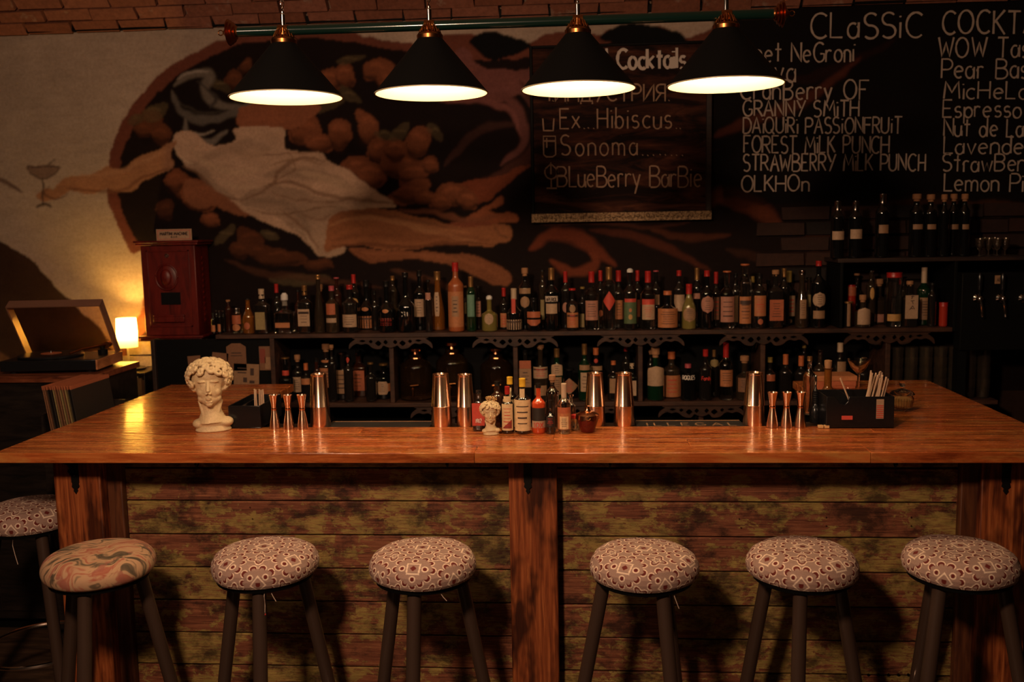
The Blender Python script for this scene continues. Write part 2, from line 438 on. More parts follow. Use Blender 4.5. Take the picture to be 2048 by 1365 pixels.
def brush(px, wd, col, a=.8, taper=True, soft=.5):
    P = smoothp([wpt(p) for p in px], 8, False); wd = wd*YW/FPX
    W = win(P, wd); x = WX[W]; z = WZ[W]
    if x.size == 0: return
    best = np.full(x.shape, 9.)
    n = len(P)-1
    for i in range(n):
        ax, az = P[i]; bx, bz = P[i+1]; dx, dz = bx-ax, bz-az; L = dx*dx+dz*dz+1e-9
        t = np.clip(((x-ax)*dx+(z-az)*dz)/L, 0, 1)
        d = np.hypot(x-ax-t*dx, z-az-t*dz)
        k = (i+.5)/n; h = wd*.5*((math.sin(PI*k)**.6 if taper else 1)+.05)
        best = np.minimum(best, d/h)
    m = (np.clip((1-best)/soft, 0, 1)*a)[..., None]
    IMG[W] = IMG[W]*(1-m)+np.array(col)*m
def blob(u, v, ru, rv, rot, col, a=1., hi=None, lo=None):
    P = []
    for i in range(12):
        q = 2*PI*i/12; x = ru*math.cos(q)*(1+.10*math.sin(3*q+u)); y = rv*math.sin(q)*(1+.08*math.cos(2*q+v)); c, s_ = math.cos(R(rot)), math.sin(R(rot))
        P.append((u+x*c-y*s_, v+x*s_+y*c))
    fill(P, col, a)
    if lo: brush([(u-ru*.7, v+rv*.5), (u, v+rv*.8), (u+ru*.7, v+rv*.45)], rv*.8, lo, .75, soft=1)
    if hi: brush([(u-ru*.5, v-rv*.3), (u, v-rv*.45), (u+ru*.5, v-rv*.25)], rv*.6, hi, .7, soft=1)
DARK = (.009,.004,.003); NIGHT = (.003,.002,.002); RUST = (.19,.050,.022); BRICKR = (.15,.046,.028); TAN = (.27,.105,.045)
SKIN = (.30,.105,.045); SHEET = (.50,.33,.22); SHLO = (.20,.105,.060); PURP = (.17,.062,.052); OLIVE = (.10,.070,.035)
# dark hill at far left
fill([(-400,420),(-60,440),(0,482),(60,520),(112,575),(180,640),(215,680),(245,740),(260,800),(250,1000),(-400,1000)], (.045,.022,.012))
fill([(-400,640),(-60,660),(0,705),(60,750),(120,800),(100,1000),(-400,1000)], (.30,.15,.07), .35)
# the big dark cloth shape with its brick-red rim
fill([(230,440),(216,380),(222,300),(262,215),(330,140),(410,95),(500,68),(620,58),(700,64),(760,80),(840,88),(868,86),(885,72),(935,66),(985,74),(1020,92),(1046,96),(1070,78),(1130,60),(1190,70),(1225,58),(1320,50),(1370,74),(1420,60),(1450,20),(1560,-10),(2600,-60),(2600,1100),(300,1100),(300,560),(262,505)], BRICKR)
fill([(246,430),(238,372),(246,305),(286,222),(345,158),(420,112),(505,84),(620,74),(700,84),(760,96),(850,108),(900,110),(960,118),(1050,116),(1130,98),(1240,86),(1330,86),(1400,92),(1440,60),(1520,0),(2600,-60),(2600,1100),(330,1100),(330,560),(286,500)], DARK)
fill([(950,100),(945,75),(985,62),(1040,78),(1060,96),(1020,112),(985,118)], NIGHT)
fill([(1200,70),(1260,48),(1330,54),(1375,80),(1365,100),(1280,96),(1215,84)], NIGHT)
# folds of dusky cloth, upper middle and right
fill([(905,120),(930,95),(960,130),(1010,140),(1060,135),(1090,125),(1080,160),(1030,190),(1000,205),(950,190)], PURP)
brush([(930,160),(1000,190),(1040,230),(1045,290),(1000,330)], 26, PURP, .9)
brush([(880,205),(950,200),(1020,225),(1040,270)], 16, (.25,.09,.075), .8)
brush([(870,190),(960,180),(1040,185),(1060,215)], 10, (.21,.08,.07), .7)
brush([(1040,160),(1075,240),(1060,310),(960,370),(890,395)], 26, (.085,.030,.022), .8)
brush([(890,330),(960,260),(1030,250)], 22, (.060,.024,.018), .8)
fill([(920,370),(1000,350),(1065,325),(1010,372),(975,400),(940,412)], RUST)
fill([(960,420),(1002,392),(1004,408),(980,424),(1028,428),(1036,444),(985,446),(930,440)], (.26,.080,.035))
fill([(890,450),(950,440),(1000,450),(960,462)], (.20,.06,.03))
for P, wd, c, a in (([(1050,330),(1200,318),(1330,330),(1440,300)], 16, (.10,.034,.018), .8), ([(1060,370),(1180,360),(1300,380),(1400,365)], 12, (.085,.030,.016), .8),
                    ([(1080,240),(1200,262),(1340,236),(1400,240)], 12, (.095,.034,.02), .7), ([(1060,290),(1200,300),(1300,280)], 10, (.09,.03,.016), .7),
                    ([(1430,275),(1480,250),(1560,222),(1640,180),(1720,118)], 34, (.13,.035,.020), .85), ([(1500,150),(1600,160),(1700,125),(1790,80)], 24, (.085,.020,.012), .7),
                    ([(1400,430),(1440,390),(1520,420),(1560,460)], 46, (.17,.045,.020), .85), ([(1450,500),(1560,520),(1700,500)], 26, (.06,.022,.012), .8),
                    ([(1060,500),(1100,470),(1150,474),(1190,500),(1230,530)], 34, (.20,.045,.020), .9), ([(1100,520),(1140,545),(1190,530),(1180,505)], 26, (.24,.055,.024), .85),
                    ([(1180,460),(1260,470),(1340,500),(1420,540)], 22, (.12,.03,.015), .8), ([(1080,450),(1200,445),(1300,455),(1380,445)], 10, (.10,.03,.016), .7),
                    ([(1300,460),(1380,476),(1460,470)], 18, (.14,.04,.018), .7), ([(1540,330),(1640,300),(1760,260)], 20, (.045,.014,.009), .6),
                    ([(1600,480),(1700,450),(1860,400),(2000,430)], 40, (.075,.028,.014), .7), ([(1900,430),(1990,410),(2100,430)], 30, (.10,.036,.015), .7)):
    brush(P, wd, tuple(k*.72 for k in c), a)
# rounded fruit-and-leaf clusters in the shadow of the cloth
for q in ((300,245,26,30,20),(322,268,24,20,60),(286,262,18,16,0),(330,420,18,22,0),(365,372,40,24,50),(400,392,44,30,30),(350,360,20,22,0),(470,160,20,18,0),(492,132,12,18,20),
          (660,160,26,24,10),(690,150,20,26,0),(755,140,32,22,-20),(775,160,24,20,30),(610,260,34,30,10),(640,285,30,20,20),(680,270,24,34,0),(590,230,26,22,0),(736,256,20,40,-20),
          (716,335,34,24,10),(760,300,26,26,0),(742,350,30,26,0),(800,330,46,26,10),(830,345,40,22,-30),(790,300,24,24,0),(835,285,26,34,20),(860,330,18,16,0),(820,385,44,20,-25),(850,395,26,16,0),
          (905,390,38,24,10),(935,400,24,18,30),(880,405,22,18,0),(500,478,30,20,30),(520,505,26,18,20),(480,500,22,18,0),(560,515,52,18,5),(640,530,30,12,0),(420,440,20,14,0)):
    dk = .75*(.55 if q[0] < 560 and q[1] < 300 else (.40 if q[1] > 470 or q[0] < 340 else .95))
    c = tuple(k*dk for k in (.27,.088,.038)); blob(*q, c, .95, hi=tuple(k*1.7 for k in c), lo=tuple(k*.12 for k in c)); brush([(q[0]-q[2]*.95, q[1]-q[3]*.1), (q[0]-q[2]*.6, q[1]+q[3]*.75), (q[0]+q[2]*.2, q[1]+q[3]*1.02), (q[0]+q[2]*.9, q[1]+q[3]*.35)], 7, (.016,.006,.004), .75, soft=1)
for q in ((310,225,30,16,-30),(270,240,16,12,0),(440,170,24,10,30),(700,190,26,12,40),(660,210,30,10,-20),(800,265,26,12,-40),(870,265,22,12,50),(770,270,22,9,10),(450,470,26,10,-50),(540,470,20,10,20),(700,120,30,8,-10),(850,170,30,10,20),(600,560,60,12,0)):
    blob(*q, OLIVE, .6, hi=(.16,.11,.05))
# pale grey plume
for P, wd, c in (([(350,170),(380,150),(420,150),(410,180),(440,210),(500,215)], 26, (.17,.14,.11)), ([(345,180),(360,220),(400,240),(460,228),(520,190)], 22, (.13,.11,.09)),
                 ([(370,240),(380,275),(420,285),(455,262)], 18, (.19,.16,.13)), ([(395,165),(430,190),(420,215)], 8, (.05,.04,.035)), ([(355,200),(395,225),(440,222)], 7, (.05,.04,.03)),
                 ([(375,262),(400,270),(430,262)], 6, (.34,.28,.22)), ([(352,160),(380,143),(415,145)], 7, (.34,.29,.24)), ([(470,200),(510,190),(540,165)], 14, (.16,.13,.10))): brush(P, wd, c, .9)
fill([(480,215),(520,205),(610,200),(640,215),(600,250),(560,262),(500,262),(470,245)], (.27,.095,.045))
# the long sheet of cream linen crossing the wall
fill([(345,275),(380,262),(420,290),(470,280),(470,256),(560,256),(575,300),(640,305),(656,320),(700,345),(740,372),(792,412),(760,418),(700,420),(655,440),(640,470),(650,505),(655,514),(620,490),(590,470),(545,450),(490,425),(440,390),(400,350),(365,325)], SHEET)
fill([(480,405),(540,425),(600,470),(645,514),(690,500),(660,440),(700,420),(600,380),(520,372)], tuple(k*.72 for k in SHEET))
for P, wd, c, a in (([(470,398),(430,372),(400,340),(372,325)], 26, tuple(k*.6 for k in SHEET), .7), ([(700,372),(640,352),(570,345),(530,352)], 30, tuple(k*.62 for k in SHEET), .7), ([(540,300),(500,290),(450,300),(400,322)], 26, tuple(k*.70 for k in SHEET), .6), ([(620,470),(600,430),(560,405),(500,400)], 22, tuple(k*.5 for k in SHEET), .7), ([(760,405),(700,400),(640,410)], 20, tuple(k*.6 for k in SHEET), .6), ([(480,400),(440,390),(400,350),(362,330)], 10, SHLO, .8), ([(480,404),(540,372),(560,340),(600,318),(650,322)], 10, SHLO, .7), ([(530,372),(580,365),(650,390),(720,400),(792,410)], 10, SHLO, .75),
                    ([(540,385),(600,400),(660,405),(700,398)], 6, SHLO, .6), ([(520,312),(580,308),(640,306)], 5, SHLO, .7), ([(545,330),(600,320),(640,330)], 7, (.28,.16,.09), .7), ([(575,300),(590,335),(545,365)], 6, SHLO, .6),
                    ([(380,300),(420,330),(470,345),(520,340)], 16, (.52,.36,.23), .6), ([(600,345),(660,360),(720,385)], 18, (.55,.38,.24), .5), ([(470,300),(510,312),(540,300)], 20, (.36,.23,.14), .5),
                    ([(350,285),(360,315),(390,330)], 6, (.58,.42,.28), .8), ([(560,420),(600,450),(640,500)], 7, SHLO, .7), ([(600,430),(640,440),(660,430)], 8, SHLO, .6), ([(500,418),(560,430),(620,420),(680,412)], 6, (.17,.09,.05), .6),
                    ([(585,455),(610,470),(640,512)], 5, (.60,.44,.30), .5), ([(440,360),(480,375),(520,372)], 8, (.56,.40,.26), .5)): brush(P, wd, c, a)
# tan scarf running out to the left across the plaster
fill([(352,282),(342,308),(345,335),(300,354),(258,384),(215,380),(178,392),(140,382),(112,400),(84,404),(74,388),(90,378),(110,376),(130,358),(176,352),(212,336),(246,340),(276,314),(312,302)], (.34,.165,.085))
for P, wd, c, a in (([(340,335),(290,352),(240,382),(180,384),(130,376)], 9, (.15,.06,.03), .7), ([(340,300),(280,325),(230,345),(160,352)], 12, (.42,.22,.12), .6), ([(100,372),(90,388),(112,398),(140,385)], 5, (.08,.035,.02), .8)): brush(P, wd, c, a)
fill([(375,360),(420,372),(460,400),(500,430),(470,428),(430,412),(400,420),(370,400)], (.25,.095,.045), .9)
# rolled tan drape running out to the lower right
fill([(650,470),(660,435),(700,420),(780,420),(860,440),(930,455),(985,448),(1018,455),(1022,478),(990,490),(960,494),(900,488),(820,500),(760,498),(700,490),(652,505)], TAN)
for P, wd, c, a in (([(655,450),(720,435),(800,446),(880,468),(960,486)], 12, (.44,.21,.10), .7), ([(660,492),(740,490),(820,494),(900,486),(990,488)], 10, (.13,.045,.02), .8), ([(700,425),(780,432),(850,448),(930,462)], 7, (.16,.06,.03), .7),
                    ([(985,452),(1000,470),(1018,474)], 6, (.13,.05,.025), .7), ([(800,420),(860,425),(940,440),(1000,430)], 14, (.20,.07,.035), .8)): brush(P, wd, c, a)
brush([(660,480),(740,470),(820,476),(900,474),(980,480)], 22, (.16,.055,.024), .6, soft=1); brush([(700,440),(780,440),(860,456),(940,468)], 18, (.38,.17,.08), .6, soft=1)
fill([(700,498),(780,500),(860,505),(940,510),(990,530),(1020,548),(1022,566),(1000,574),(960,556),(900,530),(820,520),(740,524)], (.20,.072,.032))
brush([(720,505),(820,510),(930,522),(1010,560)], 8, (.27,.10,.045), .6)
brush([(450,520),(520,545),(640,560),(760,575)], 18, (.07,.026,.014), .7); brush([(780,540),(860,560),(930,590)], 16, (.09,.034,.018), .7)
# black menu ground on the right
fill([(1425,20),(1560,-8),(2600,-50),(2600,405),(1900,400),(1640,400),(1450,420),(1428,300)], NIGHT, .72, smooth=False)
brush([(1430,275),(1480,250),(1560,222),(1640,180),(1720,118)], 26, (.12,.032,.018), .55); brush([(1440,400),(1490,415),(1540,430)], 30, (.15,.042,.018), .5)
# coupe glass drawn on the plaster
INK = (.07,.045,.035)
fill([(54,331),(118,331),(116,345),(104,354),(86,358),(68,354),(57,345)], (.17,.10,.07), .85); brush([(54,332),(118,332)], 3, INK, 1, False); brush([(55,333),(60,348),(86,358),(112,348),(118,333)], 3, INK, 1, False)
brush([(86,357),(86,412)], 5, INK, 1, False); brush([(74,414),(88,410),(102,414)], 6, INK, 1, False); brush([(92,332),(110,320)], 2.5, INK, 1, False)
brush([(-30,366),(0,360),(25,372),(44,384)], 12, (.10,.05,.035), .8)
k = np.pad(IMG, ((1,1),(1,1),(0,0)), mode='edge')
IMG = .4*IMG+.15*(k[:-2,1:-1]+k[2:,1:-1]+k[1:-1,:-2]+k[1:-1,2:])
IMG = np.clip(IMG, .003, 1)

me = bpy.data.meshes.new('wall_back'); nv = NXG*NZG
co = np.stack([GX, np.full_like(GX, YW), GZ], -1).reshape(-1, 3).astype(np.float32)
low = np.array([(XL,YW,0),(XR,YW,0),(XR,YW,Z0),(XL,YW,Z0)], np.float32)
idx = np.arange(nv).reshape(NZG, NXG)
q4 = np.stack([idx[:-1,:-1], idx[:-1,1:], idx[1:,1:], idx[1:,:-1]], -1).reshape(-1, 4)
q4 = np.concatenate([q4, np.array([[nv, nv+1, nv+2, nv+3]])])
me.vertices.add(nv+4); me.vertices.foreach_set('co', np.concatenate([co, low]).ravel())
me.loops.add(q4.size); me.loops.foreach_set('vertex_index', q4.ravel().astype(np.int32))
me.polygons.add(len(q4)); me.polygons.foreach_set('loop_start', np.arange(0, q4.size, 4, dtype=np.int32))
me.update(calc_edges=True)
ca = me.color_attributes.new('paint', 'FLOAT_COLOR', 'POINT')
cc = np.ones((nv+4, 4), np.float32); cc[:nv, :3] = IMG.reshape(-1, 3); cc[nv:, :3] = (.03,.015,.01)
ca.data.foreach_set('color', cc.ravel())
M_mural = mat('painted_plaster', (.4,.3,.2), .8, spec=.15); q = N(M_mural)
at_ = q.n('ShaderNodeAttribute', attribute_name='paint')
g = q.noise(q.coords((1,1,1)), 55, 6, .7); g2 = q.noise(q.coords((1,1,3)), 7, 5)
c = q.mix(.55, at_.outputs['Color'], q.ramp(g, [(.3, (.62,.60,.58)), (.6, (1.,1.,1.))]), 'MULTIPLY')
c = q.mix(.5, c, q.ramp(g2, [(.3, (.72,.70,.68)), (.62, (1.,1.,1.))]), 'MULTIPLY')
q.l(c, q.b.inputs['Base Color']); q.bump(q.math('ADD', g, q.math('MULTIPLY', g2, 1.5)), .35, .004)
me.materials.append(M_mural)
wall = bpy.data.objects.new('wall_back', me); C.objects.link(wall); struct(wall)

M_wallside = mat('dark_plaster', (.02,.012,.008), .9, spec=.1)
b = MB(); b.box(XL-.15, XL, -1, YW, 0, 4.2); struct(b.build('wall_left', M_wallside, smooth=False))
b = MB(); b.box(XR, XR+.15, -1, YW, 0, 4.2); struct(b.build('wall_right', M_wallside, smooth=False))

# brick vault: courses climb towards the room from the wall head
vp = []
for i in range(40):
    a = i/39*PI*.5
    vp.append((YW-3.0*(1-math.cos(a))*1.0-.0, 0))
def vault(s):     # s = arc length from the wall head -> (y, z, slope angle)
    a0 = R(48); Rr = 3.4
    th = a0-s/Rr
    y = YW-(Rr*math.sin(a0)-Rr*math.sin(th))*0-((math.sin(a0)*0)+0)
    # circle: tangent angle th above horizontal, running towards -y
    yy = YW-Rr*(math.sin(a0)-math.sin(th)); zz = ZT+Rr*(math.cos(th)-math.cos(a0))
    return yy, zz, th
b = MB(); n = 24; vs = []
for i in range(n+1):
    yy, zz, th = vault(i/n*3.4*R(88)); vs += [(XL, yy+.02*math.sin(th), zz+.02*math.cos(th)), (XR, yy+.02*math.sin(th), zz+.02*math.cos(th))]
b.add(vs, [(2*i, 2*i+2, 2*i+3, 2*i+1) for i in range(n)])
ceil = struct(b.build('ceiling', M_mortar))
def brickmesh(L, H, T, seed):
    rnd = random.Random(seed); m_ = MB(); m_.box(-L/2, L/2, -T/2, T/2, -H/2, H/2)
    m_.v = [(x+rnd.uniform(-.004,.004), y+rnd.uniform(-.003,.003), z+rnd.uniform(-.003,.003)) for x, y, z in m_.v]
    me_ = m_.mesh('brick', None, False); return me_
BM = []
for s_ in range(4):
    me_ = brickmesh(.238, .060, .05, s_); me_.materials.append(M_brick); BM.append(me_)
for row in range(7):
    yy, zz, th = vault(.035+row*.070)
    x = XL+.13+(row % 2)*.125
    while x < XR-.9:
        o = shared('brick', BM[random.randrange(4)], ceil, (x+random.uniform(-.006,.006), yy+random.uniform(-.004,.004), zz+random.uniform(-.004,.004)), (-(PI/2-th)*0+math.atan2(math.cos(th), math.sin(th)) if False else (PI/2-th), 0, random.uniform(-.02,.02)))
        x += .25
# bricks showing through the paint on the right, and whitewashed ones low on the left
BD = []
for s_ in range(4):
    me_ = brickmesh(.238, .064, .03, 20+s_); me_.materials.append(M_dbrick); BD.append(me_)
for row in range(9):
    z = 1.30+row*.078; x = 1.02+(row % 2)*.125
    while x < 2.75:
        if not (z > 1.90): shared('brick', BD[random.randrange(4)], wall, (x, YW-.004+random.uniform(-.003,.003), z), (0, random.uniform(-.01,.01), 0))
        x += .25
BW = []
for s_ in range(3):
    me_ = brickmesh(.238, .068, .03, 40+s_); me_.materials.append(M_wbrick); BW.append(me_)
for row in range(4):
    z = .95+row*.078; x = -2.46+(row % 2)*.10
    while x < -1.9:
        shared('brick', BW[random.randrange(3)], wall, (x, YW-.005, z)); x += .25
b = MB(); b.box(XL, XR, YW-.03, YW, ZT-.008, ZT+.030); struct(b.build('trim_1', M_black, bevel=.004))

# ------------------------------------------------------------------ chalk lettering on the painted wall
def wall_text(name, txt, u0, u1, v, hpx, thick=3.2, Y=YW, parent=None, mt=None, gap=.16, jit=.003, v1=None, seed=1, name_y=None):
    a = at(u0, v, Y); b_ = at(u1, v if v1 is None else v1, Y)
    wd = b_.x-a.x; h = hpx*Y/FPX
    sl = (b_.z-a.z)/wd
    yoff = Y
    mb = text_mesh(txt, wd, h, thick*Y/FPX, lambda x, z, off: (x, -off, z), jit, gap, sl, .0035, seed)
    o = mb.build(name, mt or M_chalk, parent, smooth=False)
    o.location = (a.x, yoff, a.z) if parent is None or parent is wall else tuple(Vector((a.x, yoff, a.z))-parent.location)
    return o
for i, (t, u0, u1, v, h, th) in enumerate([
    ('CLaSSiC', 1622, 1842, 76, 46, 4.0), ('COCKTA', 1885, 2075, 68, 42, 4.0),
    ('Beet NeGroni', 1486, 1708, 124, 36, 3.2), ('va', 1549, 1590, 164, 42, 3.2), ('CranBerry OF', 1481, 1735, 199, 36, 3.2),
    ('GRANNY SMiTH', 1486, 1717, 233, 30, 3.0), ('DAiQUiRi PASSiONFRUiT', 1486, 1802, 267, 30, 3.0), ('FOREST MiLK PUNCH', 1487, 1777, 306, 32, 3.0),
    ('STRAWBERRY MiLK PUNCH', 1486, 1850, 342, 32, 3.0), ('OLKHOn', 1482, 1617, 383, 31, 3.0),
    ('WOW Tas', 1876, 2056, 115, 36, 3.2), ('Pear Bas', 1882, 2056, 157, 36, 3.2), ('MicHeLad', 1886, 2080, 198, 32, 3.0), ('Espresso', 1886, 2040, 235, 32, 3.0),
    ('Nut de La', 1886, 2046, 273, 33, 3.0), ('Lavender', 1886, 2064, 308, 32, 3.0), ('StrawBerr', 1884, 2062, 343, 32, 3.0), ('Lemon Pi', 1888, 2046, 383, 33, 3.0)]):
    wall_text('chalk_lettering', t, u0, u1, v, h, th, parent=wall, seed=i)

# framed menu board hanging in the middle
Yb = YW-.035
pa, pb_ = at(1068, 437, Yb), at(1420, 84, Yb)
brd = thing('menu_board', 'framed dark menu board with chalk cocktail names and a carved gold bottom rail', 'menu board', (pa.x, YW-.012, pa.z))
bw, bh = pb_.x-pa.x, pb_.z-pa.z
M_board = mat('board_paint', (.05,.02,.012), .75, spec=.12); q = N(M_board)
g = q.noise(q.coords((1.2,1,6)), 2.4, 6, .65, .8); sp = q.noise(q.coords((1,1,1)), 130, 2)
c = q.ramp(g, [(.44, (.009,.004,.003)), (.60, (.055,.018,.010)), (.74, (.12,.040,.020))])
q.l(q.mix(q.ramp(sp, [(.74, 0.), (.78, .6)]), c, (.35,.28,.22)), q.b.inputs['Base Color'])
b = MB(); b.box(0, bw, -.012, .010, 0, bh); b.build('panel', M_board, brd, smooth=False)
M_gold = mat('worn_gilt', (.34,.20,.10), .55, .3); q = N(M_gold); g = q.noise(q.coords((1,1,1)), 90, 3); q.bump(g, .9, .01)
q.l(q.ramp(g, [(.35, (.10,.05,.025)), (.6, (.46,.30,.16))]), q.b.inputs['Base Color'])
b = MB(); b.box(-.012, bw+.012, -.034, .008, -.022, .022)
for i in range(36):
    b.sphere((-.0+bw*(i+.5)/36, -.035, .003*(i % 2)), .0105, 8, 5, (1.1,.6,.8))
b.build('bottom_rail', M_gold, brd)
b = MB(); b.box(bw-.016, bw+.012, -.030, .008, .022, bh+.014); b.build('side_rail', M_darkwood, brd, bevel=.003)
b = MB(); b.box(-.012, .004, -.020, .008, .022, bh+.010); b.build('side_rail', M_black, brd, bevel=.003)
b = MB(); b.box(.004, bw-.016, -.020, .008, bh-.004, bh+.010); b.build('top_rail', M_black, brd, bevel=.003)
YT = YW-.0275
M_chalk2 = mat('warm_chalk', (.32,.20,.13), .95); M_signw = mat('white_marker', (.55,.47,.40), .8)
for i, (t, u0, u1, v, h, th, mt, gp) in enumerate([
    ('l Cocktails', 1213, 1371, 137, 36, 5.6, M_signw, .13), ('I.ИНДУСТРИЯ.', 1098, 1338, 203, 33, 3.0, M_chalk2, .16),
    ('#', 1087, 1110, 262, 26, 3.0, M_chalk2, .2), ('Ex...Hibiscus..', 1120, 1362, 257, 38, 3.0, M_chalk2, .2),
    ('%', 1088, 1112, 314, 42, 3.0, M_chalk2, .2), ('Sonoma........', 1122, 1366, 311, 38, 3.0, M_chalk2, .26),
    ('&', 1090, 1116, 378, 46, 3.0, M_chalk2, .2), ('BLueBerry BarBie', 1115, 1402, 374, 40, 3.0, M_chalk2, .15)]):
    o = wall_text('chalk_lettering', t, u0, u1, v, h, th, Y=YT, parent=brd, mt=mt, gap=gp, seed=i+40)
    if t in '#%&': o.name = 'chalk_drawing'; o['kind'] = 'stuff'

# ------------------------------------------------------------------ the bar counter (worktop) and its base
ZB = 1.08; TH = .034
YF, YI = 2.985, 3.392; XA, XB = -1.977, 1.560; XAI, XBI = -1.37, .96; YE = 4.38
top = thing('bar_counter', 'glossy reddish wood bar worktop of long planks, running across and back at both ends', 'bar counter', (0, YF, ZB))
npl = 4; pw = (YI-YF)/npl
def plank(parent, x0, x1, y0, y1, z0, z1, m, org, bev=.0022, nm='plank'):
    cx, cy, cz = (x0+x1)/2, (y0+y1)/2, (z0+z1)/2
    b = MB(); b.box(x0-cx, x1-cx, y0-cy, y1-cy, z0-cz, z1-cz)
    o = b.build(nm, m, parent, bevel=bev, smooth=True); o.location = Vector((cx, cy, cz))-Vector(org); return o
org = (0, YF, ZB)
for i in range(npl):
    cuts = [XA]+([(-.35, .9), (-1.1, .35), (-.1,), (-.8, 1.0)][i % 4] and list([(-.35, .9), (-1.1, .35), (-.1,), (-.8, 1.0)][i % 4]))+[XB]
    for a, c in zip(cuts, cuts[1:]):
        plank(top, a+.0004, c-.0004, YF+i*pw+.0004, YF+(i+1)*pw-.0004, ZB-TH, ZB+random.uniform(-.0006, .0004), M_counter, org)
nr = 10; ph = (YE-YI)/nr
for (a, c) in ((XA, XAI), (XBI, XB)):
    for i in range(nr):
        plank(top, a+random.uniform(0, .004), c, YI+i*ph+.0004, YI+(i+1)*ph-.0004, ZB-TH, ZB+random.uniform(-.0006, .0004), M_counter, org)
# coat hooks under the edge
def hook_mb():
    b = MB(); b.box(-.045, .045, -.004, .012, -.008, .004)
    for sx in (-1, 1):
        b.tube([(sx*.022, 0, -.004), (sx*.024, -.012, -.012), (sx*.030, -.026, -.010), (sx*.034, -.030, .0)], .0028, 6); b.sphere((sx*.034, -.030, .002), .0045, 8, 6)
    b.tube([(0, 0, -.004), (0, -.010, -.020), (0, -.022, -.024), (0, -.030, -.014)], .003, 6); b.sphere((0, -.031, -.012), .005, 8, 6); return b
hm = hook_mb().mesh('bag_hook', M_iron)
for u in (395, 895, 1220, 1790):
    p = at(u, 930, 3.06); shared('bag_hook', hm, top, (p.x, 3.075-YF, -TH-.006))

base = thing('panelled_bar', 'bar front of worn olive-painted planks between reddish timber posts', 'bar front', (0, 3.16, 0))
org = (0, 3.16, 0); YP = 3.20
xs = [at(u, 1000, YP).x for u in (243, 1020, 1114, 1924)]
vlines = [937, 1004, 1073, 1141, 1208, 1274, 1340, 1406]
zl = [ZB-TH-.002]+[at(1024, v, YP).z for v in vlines]
while zl[-1] > .12: zl.append(zl[-1]-.117)
zl[-1] = .02
for (xa, xb) in ((xs[0], xs[1]+.03), (xs[2]-.03, xs[3])):
    for a, c in zip(zl, zl[1:]):
        plank(base, xa, xb, YP+random.uniform(-.002, .002), YP+.03, c+.0022, a-.0022, M_plank, org, .003)
b = MB(); b.box(XA+.12, XB-.05, YP+.031, YP+.045, .02, ZB-TH-.001); b.build('backing_board', M_darkwood, base, loc=tuple(-Vector(org)), smooth=False)
def post(u0, u1, y0, y1, nm='post', m=M_post, v=1000):
    a, c = at(u0, v, y0).x, at(u1, v, y0).x; return plank(base, a, c, y0, y1, .0, ZB-TH-.001, m, org, .005, nm)
post(1018, 1114, 3.13, 3.24); post(110, 203, 3.12, 3.26); post(1962, 2062, 3.14, 3.26)
M_post2 = m_simplewood('dark_stained_post', (.025,.008,.004), (.085,.026,.010), (.15,.05,.018), (14,14,1.4), .5)
post(206, 246, 3.17, 3.27, 'side_board', M_post2); post(1921, 1959, 3.17, 3.27, 'side_board', M_post2)
# wall side of the two bar wings
for (x0, x1) in ((XA+.18, XA+.21), (XB-.21, XB-.18)):
    for a, c in zip(zl, zl[1:]): plank(base, x0, x1, 3.27, YE-.02, c+.002, a-.002, M_plank, org, .003)
b = MB(); b.box(XA+.02, XA+.12, 3.27, YE-.05, ZB-TH-.075, ZB-TH-.002); b.build('rail_board', M_plank, base, loc=tuple(-Vector(org)), bevel=.003)
# wrought iron straps on the posts
def strap_mb():
    b = MB(); b.box(-.013, .013, -.006, 0, -.10, 0); b.prism([(-.010,-.10),(.010,-.10),(.013,-.115),(.005,-.122),(.007,-.130),(0,-.140),(-.007,-.130),(-.005,-.122),(-.013,-.115)][::-1], -.006, 0)
    for z in (-.02, -.075): b.sphere((0, -.007, z), .0045, 8, 5)
    return b
sm = strap_mb().mesh('iron_strap', M_iron)
for u, y in ((1055, 3.13), (150, 3.12), (2012, 3.14)):
    p = at(u, 940, y); shared('iron_strap', sm, base, (p.x, y-3.16-.0005, ZB-TH-.002))
for u, y in ((150, 3.12),):
    p = at(u, 940, y); b = MB(); b.tube([(-.05,-.004,-.01),(-.045,-.004,-.03),(-.03,-.004,-.035),(-.022,-.004,-.05),(-.03,-.004,-.06),(-.018,-.004,-.075)], .006, 6)
    b.build('iron_scroll', M_iron, base, loc=(p.x+.01, y-3.16, ZB-TH))
# nails and drilled holes
nb = MB()
for u, v in ((330,1018),(332,1040),(500,1015),(505,1038),(660,1016),(664,1040),(770,1018),(1228,1035),(1352,1042),(1478,1038),(1482,1056),(1652,1035),(1652,1052),(1822,1035),(1822,1052),(880,1040),(560,1018)):
    p = at(u, v, YP-.002); nb.sphere((p.x, YP-.002-3.16, p.z), .0032, 6, 4)
o = nb.build('nail_heads', M_steel, base); o['kind'] = 'stuff'
hb = MB()
for i in range(6):
    p = at(1717+i*20, 1351, YP-.003); hb.lathe([(.0001,0),(.0052,0),(.0052,.0015),(.0001,.0015)], 10)
    for k_ in range(40): 
        x, y, z = hb.v[-1-k_]; hb.v[-1-k_] = (x+p.x, -z+YP-.0015-3.16, y+p.z)
hb.build('drilled_hole', M_black, base)['kind'] = 'stuff'

